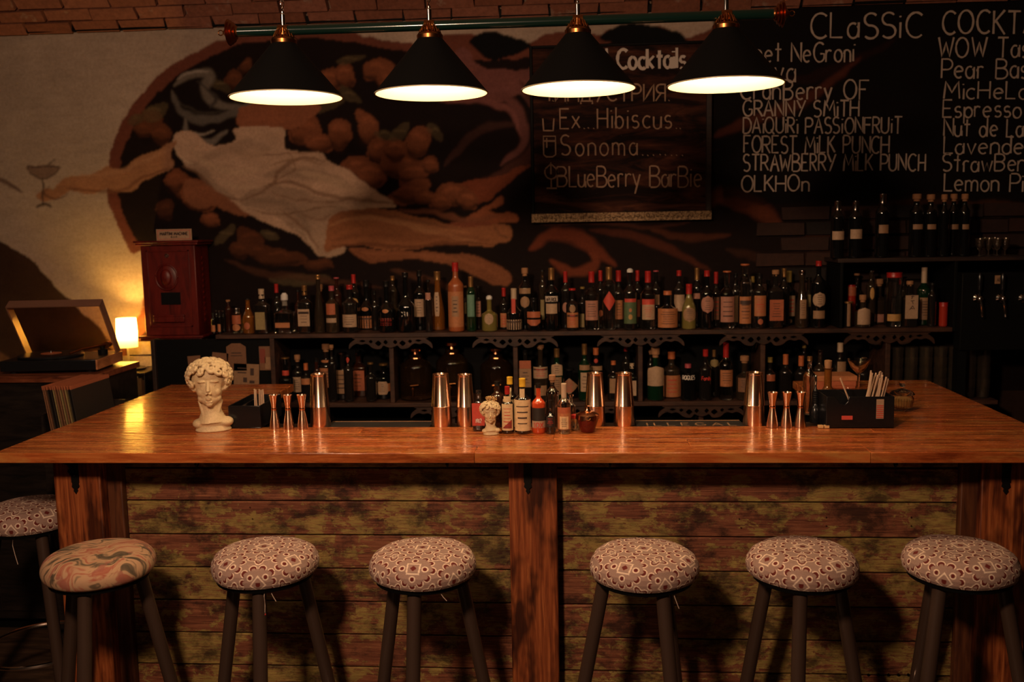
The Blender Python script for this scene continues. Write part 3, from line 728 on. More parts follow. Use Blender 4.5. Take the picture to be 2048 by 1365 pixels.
# ------------------------------------------------------------------ bar stools
def seat_pattern(x, y):
    """printed upholstery: cream outlines and maroon motifs on taupe"""
    P = .118; tau = np.array((.34,.215,.175)); cr = np.array((.80,.62,.48)); mr = np.array((.13,.012,.008))
    out = np.empty(x.shape+(3,)); out[:] = tau
    def put(m, c): out[m] = c
    for (ox, oy, kind) in ((0,0,0), (P/2,P/2,0), (P/2,0,1), (0,P/2,1)):
        X = (x-ox+P/2) % P-P/2; Y = (y-oy+P/2) % P-P/2
        if kind == 0:
            d1 = np.abs(X)+np.abs(Y); ma = np.maximum(np.abs(X), np.abs(Y))
            put(np.abs(d1-.0155) < .0019, cr); put(ma < .0042, mr)
            for k in range(4):
                a = k*PI/2+PI/4
                for rr, sz in ((.0205, .0040),):
                    dx = X-rr*math.cos(a); dy = Y-rr*math.sin(a); d = np.hypot(dx, dy)
                    put((d > sz) & (d < sz+.0021), cr); put(d < sz*.9, mr)
            for k in range(12):
                a = k*PI/6+PI/12
                rr = .0315+.002*(k % 3 == 1); dx = X-rr*math.cos(a); dy = Y-rr*math.sin(a)
                u_ = dx*math.cos(a)+dy*math.sin(a); v_ = -dx*math.sin(a)+dy*math.cos(a)
                d = np.hypot(u_, v_); d2 = np.hypot(u_+.0035, v_)
                put((d > .0056) & (d < .0075) & (u_ > -.002), cr); put((d < .0056) & (d2 > .0042), mr)
        else:
            rr = np.hypot(X, Y); th = np.arctan2(Y, X); lob = .0125+.0042*np.cos(4*th+(0 if oy else PI))
            put(np.abs(rr-lob-.0030) < .0014, cr); put(np.abs(rr-lob) < .0017, mr)
            lob2 = .0062+.0018*np.cos(5*th); put(np.abs(rr-lob2) < .0010, cr)
    return out
def seat_mesh(name, Rr, paint, nr, na, thick=.086):
    prof = []      # (radius, z) dense
    key = [(0,.090),(.35,.0895),(.62,.086),(.80,.0795),(.92,.066),(.985,.046),(1.0,.030),(.985,.014),(.95,.004),(.90,0)]
    cum = [0]
    for a, c in zip(key, key[1:]): cum.append(cum[-1]+math.hypot((c[0]-a[0])*Rr, c[1]-a[1]))
    T = cum[-1]; rad = []; zz = []; arc = []
    for i in range(nr+1):
        s_ = T*i/nr; rad.append(np.interp(s_, cum, [k[0]*Rr for k in key])); zz.append(np.interp(s_, cum, [k[1]*thick/.09 for k in key])); arc.append(s_)
    rad, zz, arc = map(np.array, (rad, zz, arc))
    ks = np.array([.1,.2,.4,.2,.1]); zz2 = np.convolve(np.pad(zz, 2, 'edge'), ks, 'valid'); zz = zz2
    th = np.arange(na)*2*PI/na
    Rg = rad[:, None]*(1+.012*np.sin(3*th+1)+.008*np.sin(5*th))[None]; X = Rg*np.cos(th); Y = Rg*np.sin(th); Z = zz[:, None]+0*X
    Ax = arc[:, None]*np.cos(th)+0*X; Ay = arc[:, None]*np.sin(th)+0*X
    me = bpy.data.meshes.new(name); co = np.stack([X, Y, Z], -1).reshape(-1, 3).astype(np.float32)
    idx = np.arange((nr+1)*na).reshape(nr+1, na); nx = np.roll(idx, -1, 1)
    q4 = np.stack([idx[:-1], idx[1:], nx[1:], nx[:-1]], -1).reshape(-1, 4)
    me.vertices.add(len(co)); me.vertices.foreach_set('co', co.ravel())
    tot = q4.size+na
    me.loops.add(tot); me.loops.foreach_set('vertex_index', np.concatenate([q4.ravel(), idx[-1][::-1]]).astype(np.int32))
    me.polygons.add(len(q4)+1); me.polygons.foreach_set('loop_start', np.concatenate([np.arange(0, q4.size, 4), [q4.size]]).astype(np.int32))
    me.update(calc_edges=True); me.validate()
    for p in me.polygons: p.use_smooth = True
    colr = paint(Ax/1.75, Ay/1.75).reshape(-1, 3)
    ca = me.color_attributes.new('paint', 'FLOAT_COLOR', 'POINT'); cc = np.ones((len(co), 4), np.float32); cc[:, :3] = colr; ca.data.foreach_set('color', cc.ravel())
    return me
M_fab = mat('printed_upholstery', (.4,.3,.25), .9); q = N(M_fab); a_ = q.n('ShaderNodeAttribute', attribute_name='paint')
g = q.noise(q.coords((1,1,1), world=False), 420, 2); c = q.mix(.4, a_.outputs['Color'], q.ramp(g, [(.3, (.65,.65,.65)), (.6, (1.,1.,1.))]), 'MULTIPLY'); q.l(c, q.b.inputs['Base Color']); q.bump(g, .5, .002)
M_flo = mat('faded_floral_fabric', (.5,.35,.25), .85); q = N(M_flo)
v = q.coords((1,1,1), world=False); wn = q.n('ShaderNodeTexNoise'); wn.inputs['Scale'].default_value = 7; q.l(v, wn.inputs['Vector'])
vv = q.n('ShaderNodeVectorMath', operation='ADD'); sc_ = q.n('ShaderNodeVectorMath', operation='SCALE'); sc_.inputs[3].default_value = .16; q.l(wn.outputs['Color'], sc_.inputs[0]); q.l(v, vv.inputs[0]); q.l(sc_.outputs[0], vv.inputs[1])
mp = q.n('ShaderNodeMapping'); mp.inputs['Rotation'].default_value = (0,0,.5); mp.inputs['Scale'].default_value = (1,3.2,1); q.l(vv.outputs[0], mp.inputs[0])
g = q.noise(mp.outputs[0], 9, 3, .5, 1.2); g2 = q.noise(mp.outputs[0], 12, 2, .5, .5)
c = q.ramp(g, [(.30, (.04,.035,.022)), (.41, (.15,.10,.06)), (.47, (.46,.28,.16)), (.54, (.44,.27,.16)), (.60, (.34,.10,.06)), (.72, (.42,.22,.13))])
c = q.mix(q.ramp(g2, [(.56, 0.), (.62, .8)]), c, (.30,.10,.07)); q.l(c, q.b.inputs['Base Color'])
ME_seat = seat_mesh('seat', .168, seat_pattern, 190, 540); ME_seat.materials.append(M_fab)
ME_flo = seat_mesh('seat', .172, lambda x, y: np.full(x.shape+(3,), .3), 24, 60); ME_flo.materials.append(M_flo)
SEAT_Z = .725
def leg_mesh():
    b = MB(); r = .0215
    b.tube([(.118, 0, SEAT_Z-.004), (.255, 0, .004)], r, 14); b.lathe([(.021,0),(.023,.004),(.023,.022),(.0205,.026)], 14, c=(.2535,0,0)); return b.mesh('leg', M_leg)
ME_leg = leg_mesh()
def stool(u, v, Y, phi, label, seat=ME_seat, rot=0, group='round bar stools in front of the bar'):
    p = at(u, v, Y)
    t = thing('bar_stool', label, 'stool', (p.x, Y, 0), 0, group)
    z = SEAT_Z
    shared('seat', seat, t, (0, 0, z), (0, 0, rot))
    b = MB(); b.lathe([(.0,-.012),(.150,-.012),(.152,0),(.0,.001)], 32); b.build('seat_plate', M_black, t, loc=(0,0,z))
    phi -= math.degrees(math.atan2(p.x, Y))
    for k in range(3): shared('leg', ME_leg, t, (0,0,0), (0, 0, R(phi+120*k)))
    ring = [(0.205*math.cos(2*PI*i/40), 0.205*math.sin(2*PI*i/40), .25) for i in range(40)]
    b = MB(); b.tube(ring, .0075, 8, closed=True); b.build('foot_ring', M_steel, t)
    return t
def thread(t, pts, m=M_thread, r=.0011):
    b = MB(); b.tube(pts, r, 5); b.build('loose_thread', m, t)
s1 = stool(197, 1118, 2.82, 128, 'round bar stool with a faded floral rose and grey seat', ME_flo, .6, None); del_ = s1
s2 = stool(529, 1114, 2.85, -100, 'patterned bar stool standing second from the left, a red-tipped thread hanging from its seat', rot=.2)
s3 = stool(846, 1116, 2.85, -104, 'patterned bar stool just left of the central timber post', rot=.75)
s4 = stool(1287, 1117, 2.855, -62, 'patterned bar stool just right of the central timber post', rot=1.9)
s5 = stool(1605, 1113, 2.88, -92, 'patterned bar stool, second to the right of the central post', rot=2.9)
s6 = stool(1920, 1104, 2.90, -115, 'patterned bar stool in front of the right-hand corner post', rot=4.1)
s7 = stool(60, 1024, 3.33, 165, 'patterned bar stool in the dark beyond the left end of the bar', rot=3.3)
for t, x, y, L, dx in ((s2, .062, -.125, .05, .012), (s2, .045, -.135, .085, -.004), (s3, .072, -.120, .045, .018), (s4, .085, -.115, .065, .012), (s7, .02, -.145, .11, .01)):
    z = SEAT_Z+.006; thread(t, [(x, y, z), (x-.003, y-.004, z-L*.35), (x+dx*.4, y-.004, z-L*.7), (x+dx, y-.002, z-L)])
b = MB(); b.sphere((.041, -.137, SEAT_Z-.082), .0035, 8, 6); b.build('thread_knot', mat('red_thread', (.5,.03,.03), .8), s2)

# ------------------------------------------------------------------ the billiard-style lamp bar
YL = 3.10
ra, rb_ = at(476, 58, YL), at(1546, 35, YL); RZ = (ra.z+rb_.z)/2; print('rail z', ra.z, rb_.z)
rail = thing('lamp_rail', 'long dark enamelled lamp rail with ribbed brass finials, carrying four cone lamps', 'lamp rail', ((ra.x+rb_.x)/2, YL, RZ))
L2 = (rb_.x-ra.x)/2
b = MB(); b.tube([(-L2,0,0),(L2,0,0)], .0155, 16); b.build('tube', M_rail, rail)
def finial(sx):
    b = MB(); pr = [(.015,0),(.017,.004),(.022,.006),(.018,.009),(.032,.014),(.026,.017),(.038,.022),(.030,.025),(.042,.030),(.028,.035),(.014,.042),(.006,.048),(.004,.050)]
    b.lathe(pr, 24)
    b.v = [(sx*z, y, x) for (x, y, z) in b.v]
    n0 = len(b.v); ring = [(sx*(.058+.008*math.cos(a)), 0, .008*math.sin(a)) for a in [2*PI*i/16 for i in range(16)]]
    b.tube(ring, .0018, 6, closed=True); return b
finial(-1).build('finial', M_brass, rail, loc=(-L2,0,0)); finial(1).build('finial', M_brass, rail, loc=(L2,0,0))
lampx = [at(u, v, YL).x for u, v in ((573,197),(863,188),(1157,178),(1451,174))]
RIMZ = 2.232
for i, u in enumerate((565, 857, 1151, 1447)):
    x = lampx[i]-rail.location.x
    b = MB(); b.lathe([(.0185,-.016),(.0185,.016)], 16); b.v = [(z+x, y, xx) for (xx, y, z) in b.v]; b.build('clamp_band', M_brass, rail)
    b = MB(); b.lathe([(.008,.014),(.008,.050),(.005,.054),(.005,.060)], 12); b.build('stem', M_chrome, rail, loc=(x,0,0))
    b = MB(); z = .068; k = 0
    while z < .50:
        pts = []
        for j in range(12):
            a = 2*PI*j/12; px, pz = .0055*math.cos(a), .011*math.sin(a)
            pts.append((px if k % 2 else 0, 0 if k % 2 else px, z+pz))
        b.tube(pts, .0016, 5, closed=True); z += .0165; k += 1
    o = b.build('chain', M_steel, rail, loc=(x,0,0)); o['kind'] = 'stuff'
M_shadeout = mat('shade_black', (.004,.004,.004), .6, spec=.12); M_shadein = mat('shade_inside', (.72,.69,.50), .5)
M_bulb = mat('lit_bulb', (1,.9,.7), .3, em=(1,.80,.50), ems=4)
lab = ['leftmost of the four black cone lamps, hanging before the pale folded cloth', 'black cone lamp hanging second from the left on the rail', 'black cone lamp hanging before the left edge of the framed menu board', 'rightmost of the four black cone lamps, partly hiding the handwritten menu']
RR = .180; NZ = .172
for i, x in enumerate(lampx):
    t = thing('cone_lamp', lab[i], 'lamp', (x, YL, RIMZ), 0, 'four black cone lamps over the bar')
    b = MB(); b.lathe([(RR,0),(RR+.0015,.003),(.040,NZ),(.039,NZ),(.0385,NZ-.002)], 64, caps=False); b.build('shade', M_shadeout, t)
    b = MB(); b.lathe([(.036,NZ-.004),(RR-.002,.0015),(RR,0)], 64, caps=False)
    b.v = b.v; o = b.build('shade_lining', M_shadein, t)
    b = MB(); b.lathe([(RR-.0015,.0),(RR+.0028,.0),(RR+.0028,.003),(RR-.0015,.003)], 64, caps=False); b.build('rim', mat('shade_rim', (.5,.42,.28), .4), t)
    b = MB(); b.lathe([(.0,NZ-.001),(.041,NZ-.001),(.042,NZ+.010),(.038,NZ+.016),(.030,NZ+.020),(.0,NZ+.021)], 32); b.build('gallery', M_brass, t)
    b = MB()
    for k in range(20):
        a = 2*PI*k/20; b.tube([(.034*math.cos(a), .034*math.sin(a), NZ+.018), (.026*math.cos(a), .026*math.sin(a), NZ+.036), (.014*math.cos(a), .014*math.sin(a), NZ+.050)], .0028, 6)
    b.lathe([(.0,NZ+.046),(.019,NZ+.046),(.019,RZ-RIMZ-.0150),(.0,RZ-RIMZ-.0150)], 20); b.build('crown', M_brass, t)
    b = MB(); b.lathe([(.013,.155),(.014,.125),(.022,.105),(.030,.085),(.030,.070),(.022,.056),(.0,.050)], 20); b.build('bulb', M_bulb, t)
    b = MB(); b.lathe([(.017,.125),(.018,.168)], 16); b.build('socket', M_black, t)
    l = bpy.data.lights.new('bulb_light', 'POINT'); l.energy = BULB; l.color = (1.0, .68, .40); l.shadow_soft_size = .034
    lo = bpy.data.objects.new('bulb_light', l); C.objects.link(lo); lo.location = (x, YL, RIMZ+.055)

# ------------------------------------------------------------------ the back bar: shelves, uprights and fretwork
YS0, YS1 = 4.70, 4.97
ZS = at(1024, 661.5, 4.76).z; ZLOW = at(1024, 801, 4.76).z; ZHI = at(1800, 515, 4.76).z
print('shelves', ZS, ZLOW, ZHI)
xl = at(430, 660, YS0).x; xr = at(1905, 660, YS0).x; xrl = at(1996, 800, YS0).x; xdiv = at(1683, 600, YS0).x
unit = thing('back_bar_shelf', 'long brown wooden back bar shelving with fretwork brackets, standing under the wall painting', 'shelving', ((xl+xr)/2, 4.83, 0))
UO = unit.location.copy()
def ubox(nm, x0, x1, y0, y1, z0, z1, m=M_shelf, bev=.002):
    b = MB(); cx, cy, cz = (x0+x1)/2, (y0+y1)/2, (z0+z1)/2; b.box(x0-cx, x1-cx, y0-cy, y1-cy, z0-cz, z1-cz)
    o = b.build(nm, m, unit, bevel=bev); o.location = Vector((cx, cy, cz))-UO; return o
xll = at(305, 700, YS0+.02).x
ubox('shelf', xl, xr, YS0, YS1, ZS-.022, ZS-.0005); ubox('shelf', xll, xrl, YS0, YS1, ZLOW-.022, ZLOW-.0005)
ups = [at(u, 730, YS0).x for u in (545, 783, 1031, 1281, 1526, 1776)]
for x in ups: ubox('upright', x-.0115, x+.0115, YS0+.004, YS1, ZLOW, ZS-.0225)
for u in (905, 1165, 1403, 640, 1650): x = at(u, 820, YS0).x; ubox('upright', x-.0115, x+.0115, YS0+.01, YS1, .10, ZLOW-.0225)
ubox('back_panel', xll, xr, YS1+.001, YS1+.015, .10, ZS-.02, M_black)
ubox('plinth', xll, xr, YS0+.03, YS1, 0.0, .10, M_black)
ubox('side_panel', xll, xll+.02, YS0, YS1, .10, ZS-.0225, M_darkwood)
x0 = at(440, 690, YS0).x
# right-hand taller bay
xd2 = at(1912, 560, YS0).x
ubox('upright', xdiv-.007, xdiv+.007, YS0, YS1, ZS, ZHI-.02, M_black); ubox('upright', xd2-.007, xd2+.007, YS0, YS1, ZS-.02, ZHI-.02, M_black)
xhr = at(2048, 515, YS0).x+.05
ubox('shelf', xdiv-.02, xhr, YS0, YS1, ZHI-.020, ZHI-.0005, M_darkwood)
M_fret = m_simplewood('fretwork_wood', (.010,.004,.002), (.030,.010,.0045), (.05,.018,.008), (3,12,12), .55)
def fret(L, H, flip=False):
    """scroll fretwork bracket outline with pierced holes, made as a filled 2D curve"""
    cu = bpy.data.curves.new('fret', 'CURVE'); cu.dimensions = '2D'; cu.fill_mode = 'BOTH'; cu.extrude = .006; cu.resolution_u = 3
    def loop(P):
        sp = cu.splines.new('POLY'); sp.points.add(len(P)-1)
        for i, p in enumerate(P): sp.points[i].co = (p[0], p[1], 0, 1)
        sp.use_cyclic_u = True
    half = [(0,-.92),(.10,-.80),(.17,-.70),(.24,-.98),(.34,-1.0),(.44,-.88),(.52,-.62),(.60,-.52),(.70,-.60),(.80,-.50),(.90,-.66),(1.0,-.98),(.985,-.55),(.90,-.26),(.84,-.12),(.92,0)]
    sm_ = smoothp(half[:-1], 3, False)+[half[-1]]
    P = [(x*L/2, z*H) for x, z in sm_]; out = P+[(-x, z) for x, z in reversed(P)]
    loop(out)
    for s_ in (-1, 1):
        for (cx, cz, rx, rz) in ((.115,-.40,.042,.17),(.29,-.50,.062,.20),(.47,-.34,.038,.13),(.67,-.28,.062,.09)):
            loop([(s_*(cx+rx*math.cos(a)*(1+.25*math.cos(2*a)))*L/2, (cz+rz*math.sin(a)*(1-.25*math.cos(2*a)))*H) for a in [2*PI*i/14 for i in range(14)]])
    ob = bpy.data.objects.new('tmp', cu); C.objects.link(ob); dg = bpy.context.evaluated_depsgraph_get()
    me_ = bpy.data.meshes.new_from_object(ob.evaluated_get(dg)); bpy.data.objects.remove(ob); me_.name = 'fretwork_bracket'
    me_.materials.clear(); me_.materials.append(M_fret); return me_
pm = YS0/FPX
FR = fret(172*pm, 23*pm)
for x in ups[1:]: o = shared('fretwork_bracket', FR, unit, Vector((x, YS0-.004, ZS-.0225))-UO, (PI/2, 0, 0))
for u in (905, 1165, 1403): o = shared('fretwork_bracket', FR, unit, Vector((at(u, 820, YS0).x, YS0-.004, ZLOW-.0225))-UO, (PI/2, 0, 0))

# ------------------------------------------------------------------ bottles
COL = {
 'dark': ('dark', (.010,.008,.007), .10, 0), 'black': ('black', (.004,.004,.004), .14, 0), 'green': ('green', (.006,.030,.012), .1, .3), 'amber': ('amber', (.35,.12,.02), .08, .6),
 'clear': ('clear', (.90,.85,.78), .04, 1), 'yellow': ('yellow-green', (.24,.19,.05), .15, .35), 'rust': ('orange', (.30,.075,.022), .35, 0), 'red': ('red', (.40,.03,.015), .2, .2), 'brown': ('brown', (.05,.014,.006), .1, .35), 'smoke': ('smoky', (.06,.04,.025), .06, .6)}
CAPC = {'red': ('red', (.46,.022,.018), .35, 0), 'gold': ('gold', (.62,.33,.12), .3, .8), 'cream': ('cream', (.60,.44,.30), .5, 0), 'black': ('black', (.012,.011,.01), .3, 0),
 'cork': ('cork', (.42,.20,.09), .8, 0), 'orange': ('orange', (.60,.16,.05), .5, 0), 'pink': ('pink', (.5,.08,.10), .5, 0), 'steel': ('silver', (.75,.66,.6), .15, 1), 'yellow': ('yellow', (.72,.42,.03), .45, 0),
 'olive': ('olive', (.30,.20,.04), .5, 0), 'glass': ('glass', (.85,.8,.75), .05, 0)}
LABC = {'cream': (.46,.30,.19), 'tan': (.34,.19,.10), 'orange': (.46,.17,.065), 'rust': (.42,.11,.045), 'red': (.55,.06,.035), 'pink': (.43,.19,.13), 'white': (.62,.50,.40), 'olive': (.30,.22,.09), 'green': (.08,.12,.05), 'teal': (.12,.24,.17), 'brown': (.22,.10,.05), 'black': (.02,.015,.012), 'gold': (.50,.27,.08), 'paper': (.66,.48,.26)}
def gm(key):
    n_, c, r, t = COL[key]; m = mat('bottle_glass_'+n_.replace('-', '_').replace(' ', '_'), c, .06 if r < .2 else r, 0, t, coat=1.0, ior=1.55)
    m.node_tree.nodes['Principled BSDF'].inputs['Coat Roughness'].default_value = .06; return m
def cmt(key):
    n_, c, r, m_ = CAPC[key]; c = tuple(k*(.95 if key == 'yellow' else .72) for k in c); return mat('cap_'+n_, c, r, m_)
def lmt(key):
    if 'label_'+key in MATS: return MATS['label_'+key]
    m = mat('label_'+key, LABC[key], .6); q = N(m); g = q.noise(q.coords((1,1,1), world=False), 90, 3)
    q.l(q.mix(.35, LABC[key], q.ramp(g, [(.35, (.6,.55,.5)), (.6, (1.,1.,1.))]), 'MULTIPLY'), q.b.inputs['Base Color']); return m
LABC = {k: tuple(x*(1 if k == 'paper' else .85) for x in v) for k, v in LABC.items()}
M_ink = mat('label_ink', (.05,.025,.018), .6); M_inkw = mat('label_white_ink', (.6,.52,.45), .6); M_inkr = mat('label_red_ink', (.5,.03,.02), .6)
# profile: shoulder start, neck start (fractions of height), neck radius fraction, extra
SH = {'std': (.60,.74,.34), 'tall': (.66,.80,.34), 'slope': (.42,.78,.36), 'squat': (.50,.64,.34), 'round': (.45,.60,.30), 'square': (.62,.74,.34), 'decanter': (.50,.60,.28), 'slim': (.70,.84,.42), 'jar': (.80,.86,.74), 'can': (.93,.96,.86), 'bell': (.40,.62,.30), 'cone': (.20,.80,.40)}
def body_r(shape, Rr, h, z):
    a, c, nr = SH[shape]; t = z/h
    if t < a: return Rr*(1 if shape != 'bell' else (1.0-.06*math.sin(t/a*PI)))
    if t > c: return Rr*nr
    k = (t-a)/(c-a); return Rr*(nr+(1-nr)*(.5+.5*math.cos(PI*k)))
def label_mesh(shape, r, hw, z0, z1, lshape, sq=0, off=.0007, sy=1.):
    """sheet wrapped on the front (-y) of a bottle"""
    b = MB(); nr_, nc = 8, 8; vs = []
    for j in range(nr_+1):
        t = j/nr_; z = z0+(z1-z0)*t
        if lshape == 'rect': k = 1
        elif lshape == 'oval': k = math.sqrt(max(0.0004, 1-(2*t-1)**2))
        elif lshape == 'diamond': k = max(.02, 1-abs(2*t-1))
        elif lshape == 'arch': k = 1 if t < .75 else math.sqrt(max(.0004, 1-((t-.75)/.25)**2))*.999
        elif lshape == 'shield': k = 1 if t > .5 else .35+.65*t/.5
        elif lshape == 'octagon': k = 1-max(0, .22-min(t, 1-t))*1.3
        for i in range(nc+1):
            x = hw*k*(2*i/nc-1)
            if sq: vs.append((x, -(r+off), z))
            else:
                a = max(-1.45, min(1.45, x/(r+off))); vs.append(((r+off)*math.sin(a), -(r+off)*math.cos(a)*sy, z))
    b.add(vs, [(j*(nc+1)+i, j*(nc+1)+i+1, (j+1)*(nc+1)+i+1, (j+1)*(nc+1)+i) for j in range(nr_) for i in range(nc)]); return b
def lines_mesh(r, hw, z0, z1, n, sq, rnd, off=.0014):
    b = MB()
    for k in range(n):
        z = z1-(z1-z0)*(k+.5)/n; w_ = hw*rnd.uniform(.45, .85); h_ = (z1-z0)/n*rnd.uniform(.12, .30)
        m_ = label_mesh('', r, w_, z-h_/2, z+h_/2, 'rect', sq, off); b.add(m_.v, m_.f)
    return b
ROWY = [4.755, 4.835, 4.915]
placed = {}
PLACED_LIST = []
def bottle(shelf, zsh, u, vtop, wpx, shape, glass, cap, cappx, labels=(), row=0, label=None, rows=ROWY, dsq=1.0, text=None, group=None, name='bottle', cat='bottle', vbase=None):
    rr = None
    for k in ([row]+[r for r in range(len(rows)) if r != row]):
        Y = rows[k]; x = at(u, vtop+40, Y).x; pmx = (Y*1.005)/FPX; r = wpx*pmx/2
        if all((x-a)**2+(Y-c)**2 > (r+d+.001)**2 for a, c, d in placed.get(shelf, [])): rr = (x, Y, r, pmx); break
    if rr is None:      # squeeze a slimmer bottle into the best gap
        best = None
        for k in range(len(rows)):
            Y = rows[k]; x = at(u, vtop+40, Y).x
            g_ = min([math.hypot(x-a, Y-c)-d for a, c, d in placed.get(shelf, [])]+[9])-.001
            if best is None or g_ > best[0]: best = (g_, x, Y)
        pmx = best[2]*1.005/FPX; rr = (best[1], best[2], max(.012, min(best[0], wpx*pmx/2)), pmx)
        if best[0] < .012: print('tight', shelf, u, best[0])
    x, Y, r, pmx = rr
    placed.setdefault(shelf, []).append((x, Y, r))
    h = at(u, vtop, Y).z-zsh
    sq = 6 if shape in ('square', 'decanter') else 0
    if sq: r *= .92
    t = thing(name, label or '', cat, (x, Y, zsh), 0, group)
    a, c, nr = SH[shape]; hc = cappx*pmx
    hb = h-hc*.55 if hc > 0 else h
    prof = [(r*.55, .004), (r*.86, 0.0), (r*.98, .004), (r, .010)]
    n = 10; z = .014
    for i in range(n+1):
        zz = h*(a*.98+(c*1.02-a*.98)*i/n); prof.append((body_r(shape, r, h, zz), zz))
    nrr = r*nr
    if hb > h*c*1.03: prof += [(nrr*.97, hb-.008), (nrr*1.14, hb-.006), (nrr*1.14, hb-.001), (nrr*.9, hb)]
    b = MB(); b.lathe(prof, 20, sq=sq, sy=dsq); b.build('body', gm(glass), t)
    if hc > 0:
        b = MB(); rc = max(nrr*1.18, .0075)
        if cap == 'glass': b.lathe([(rc*.6,0),(rc*.6,hc*.3),(rc*1.1,hc*.45),(rc*1.1,hc*.8),(rc*.5,hc)], 14)
        elif cappx < 7: b.lathe([(nrr*.8,0),(nrr*.8,hc*.3),(rc*1.35,hc*.35),(rc*1.35,hc*.95),(rc*1.2,hc)], 14)
        elif cap in ('cork',): b.lathe([(nrr*1.05,0),(nrr*1.05,hc*.25),(rc*1.25,hc*.3),(rc*1.3,hc*.92),(rc*1.1,hc)], 14)
        else: b.lathe([(rc,0),(rc*1.03,hc*.08),(rc,hc*.16),(rc,hc*.82),(rc*1.04,hc*.86),(rc*1.02,hc*.97),(rc*.85,hc)], 16)
        b.build('cap', cmt(cap), t, loc=(0,0,h-hc))
    rnd = random.Random(int(u*7+vtop))
    for L in labels:
        sh_, cl, v0, v1, hwp = L[:5]; opts = L[5:]
        z1 = at(u, v0, Y-r).z-zsh; z0 = at(u, v1, Y-r).z-zsh; z0 = max(z0, .006)
        zm = (z0+z1)/2; rl = max(body_r(shape, r, h, zz) for zz in (z0, zm, z1)); hw = min(hwp*pmx, rl*1.35 if not sq else rl*.96)
        if not sq and hwp*pmx < rl*.99: hw = rl*math.asin(min(.99, hwp*pmx/rl))
        ob = label_mesh('', rl*(dsq if sq else 1), hw, z0, z1, sh_, sq).build('label', lmt(cl), t)
        if 'lines' in opts or (sh_ == 'rect' and (z1-z0) > .05 and 'plain' not in opts):
            m_ = lines_mesh(rl*(dsq if sq else 1), hw*(.8 if sh_ == 'rect' else .5), z0+(z1-z0)*.15, z1-(z1-z0)*.12, rnd.choice((4, 5, 6)), sq, rnd).build('print', M_inkr if rnd.random() < .35 else M_ink, ob)
        if 'band' in opts:
            label_mesh('', rl*(dsq if sq else 1), hw*.92, z1-(z1-z0)*.28, z1-(z1-z0)*.14, 'rect', sq, .0014).build('print', M_ink, ob)
    if text:
        tx, v, hp, wp, mt_ = text
        z = at(u, v, Y-r).z-zsh; rl = body_r(shape, r, h, z); wd = min(wp*pmx, rl*2.2); x0_ = -wd/2
        text_mesh(tx, wd, hp*pmx, 1.6*pmx, (lambda X, Z, off: (X+x0_, -(rl+.001+off*.3), Z+z)) if sq else (lambda X, Z, off: ((rl+.001)*math.sin((X+x0_)/rl), -(rl+.0012+off*.3)*math.cos((X+x0_)/rl), Z+z)), 0, .14).build('lettering', mt_, t)
    PLACED_LIST.append((shelf, u, t, glass, cap, labels, shape, label))
    return t
U = 'upper'
L_ = lambda *a: a
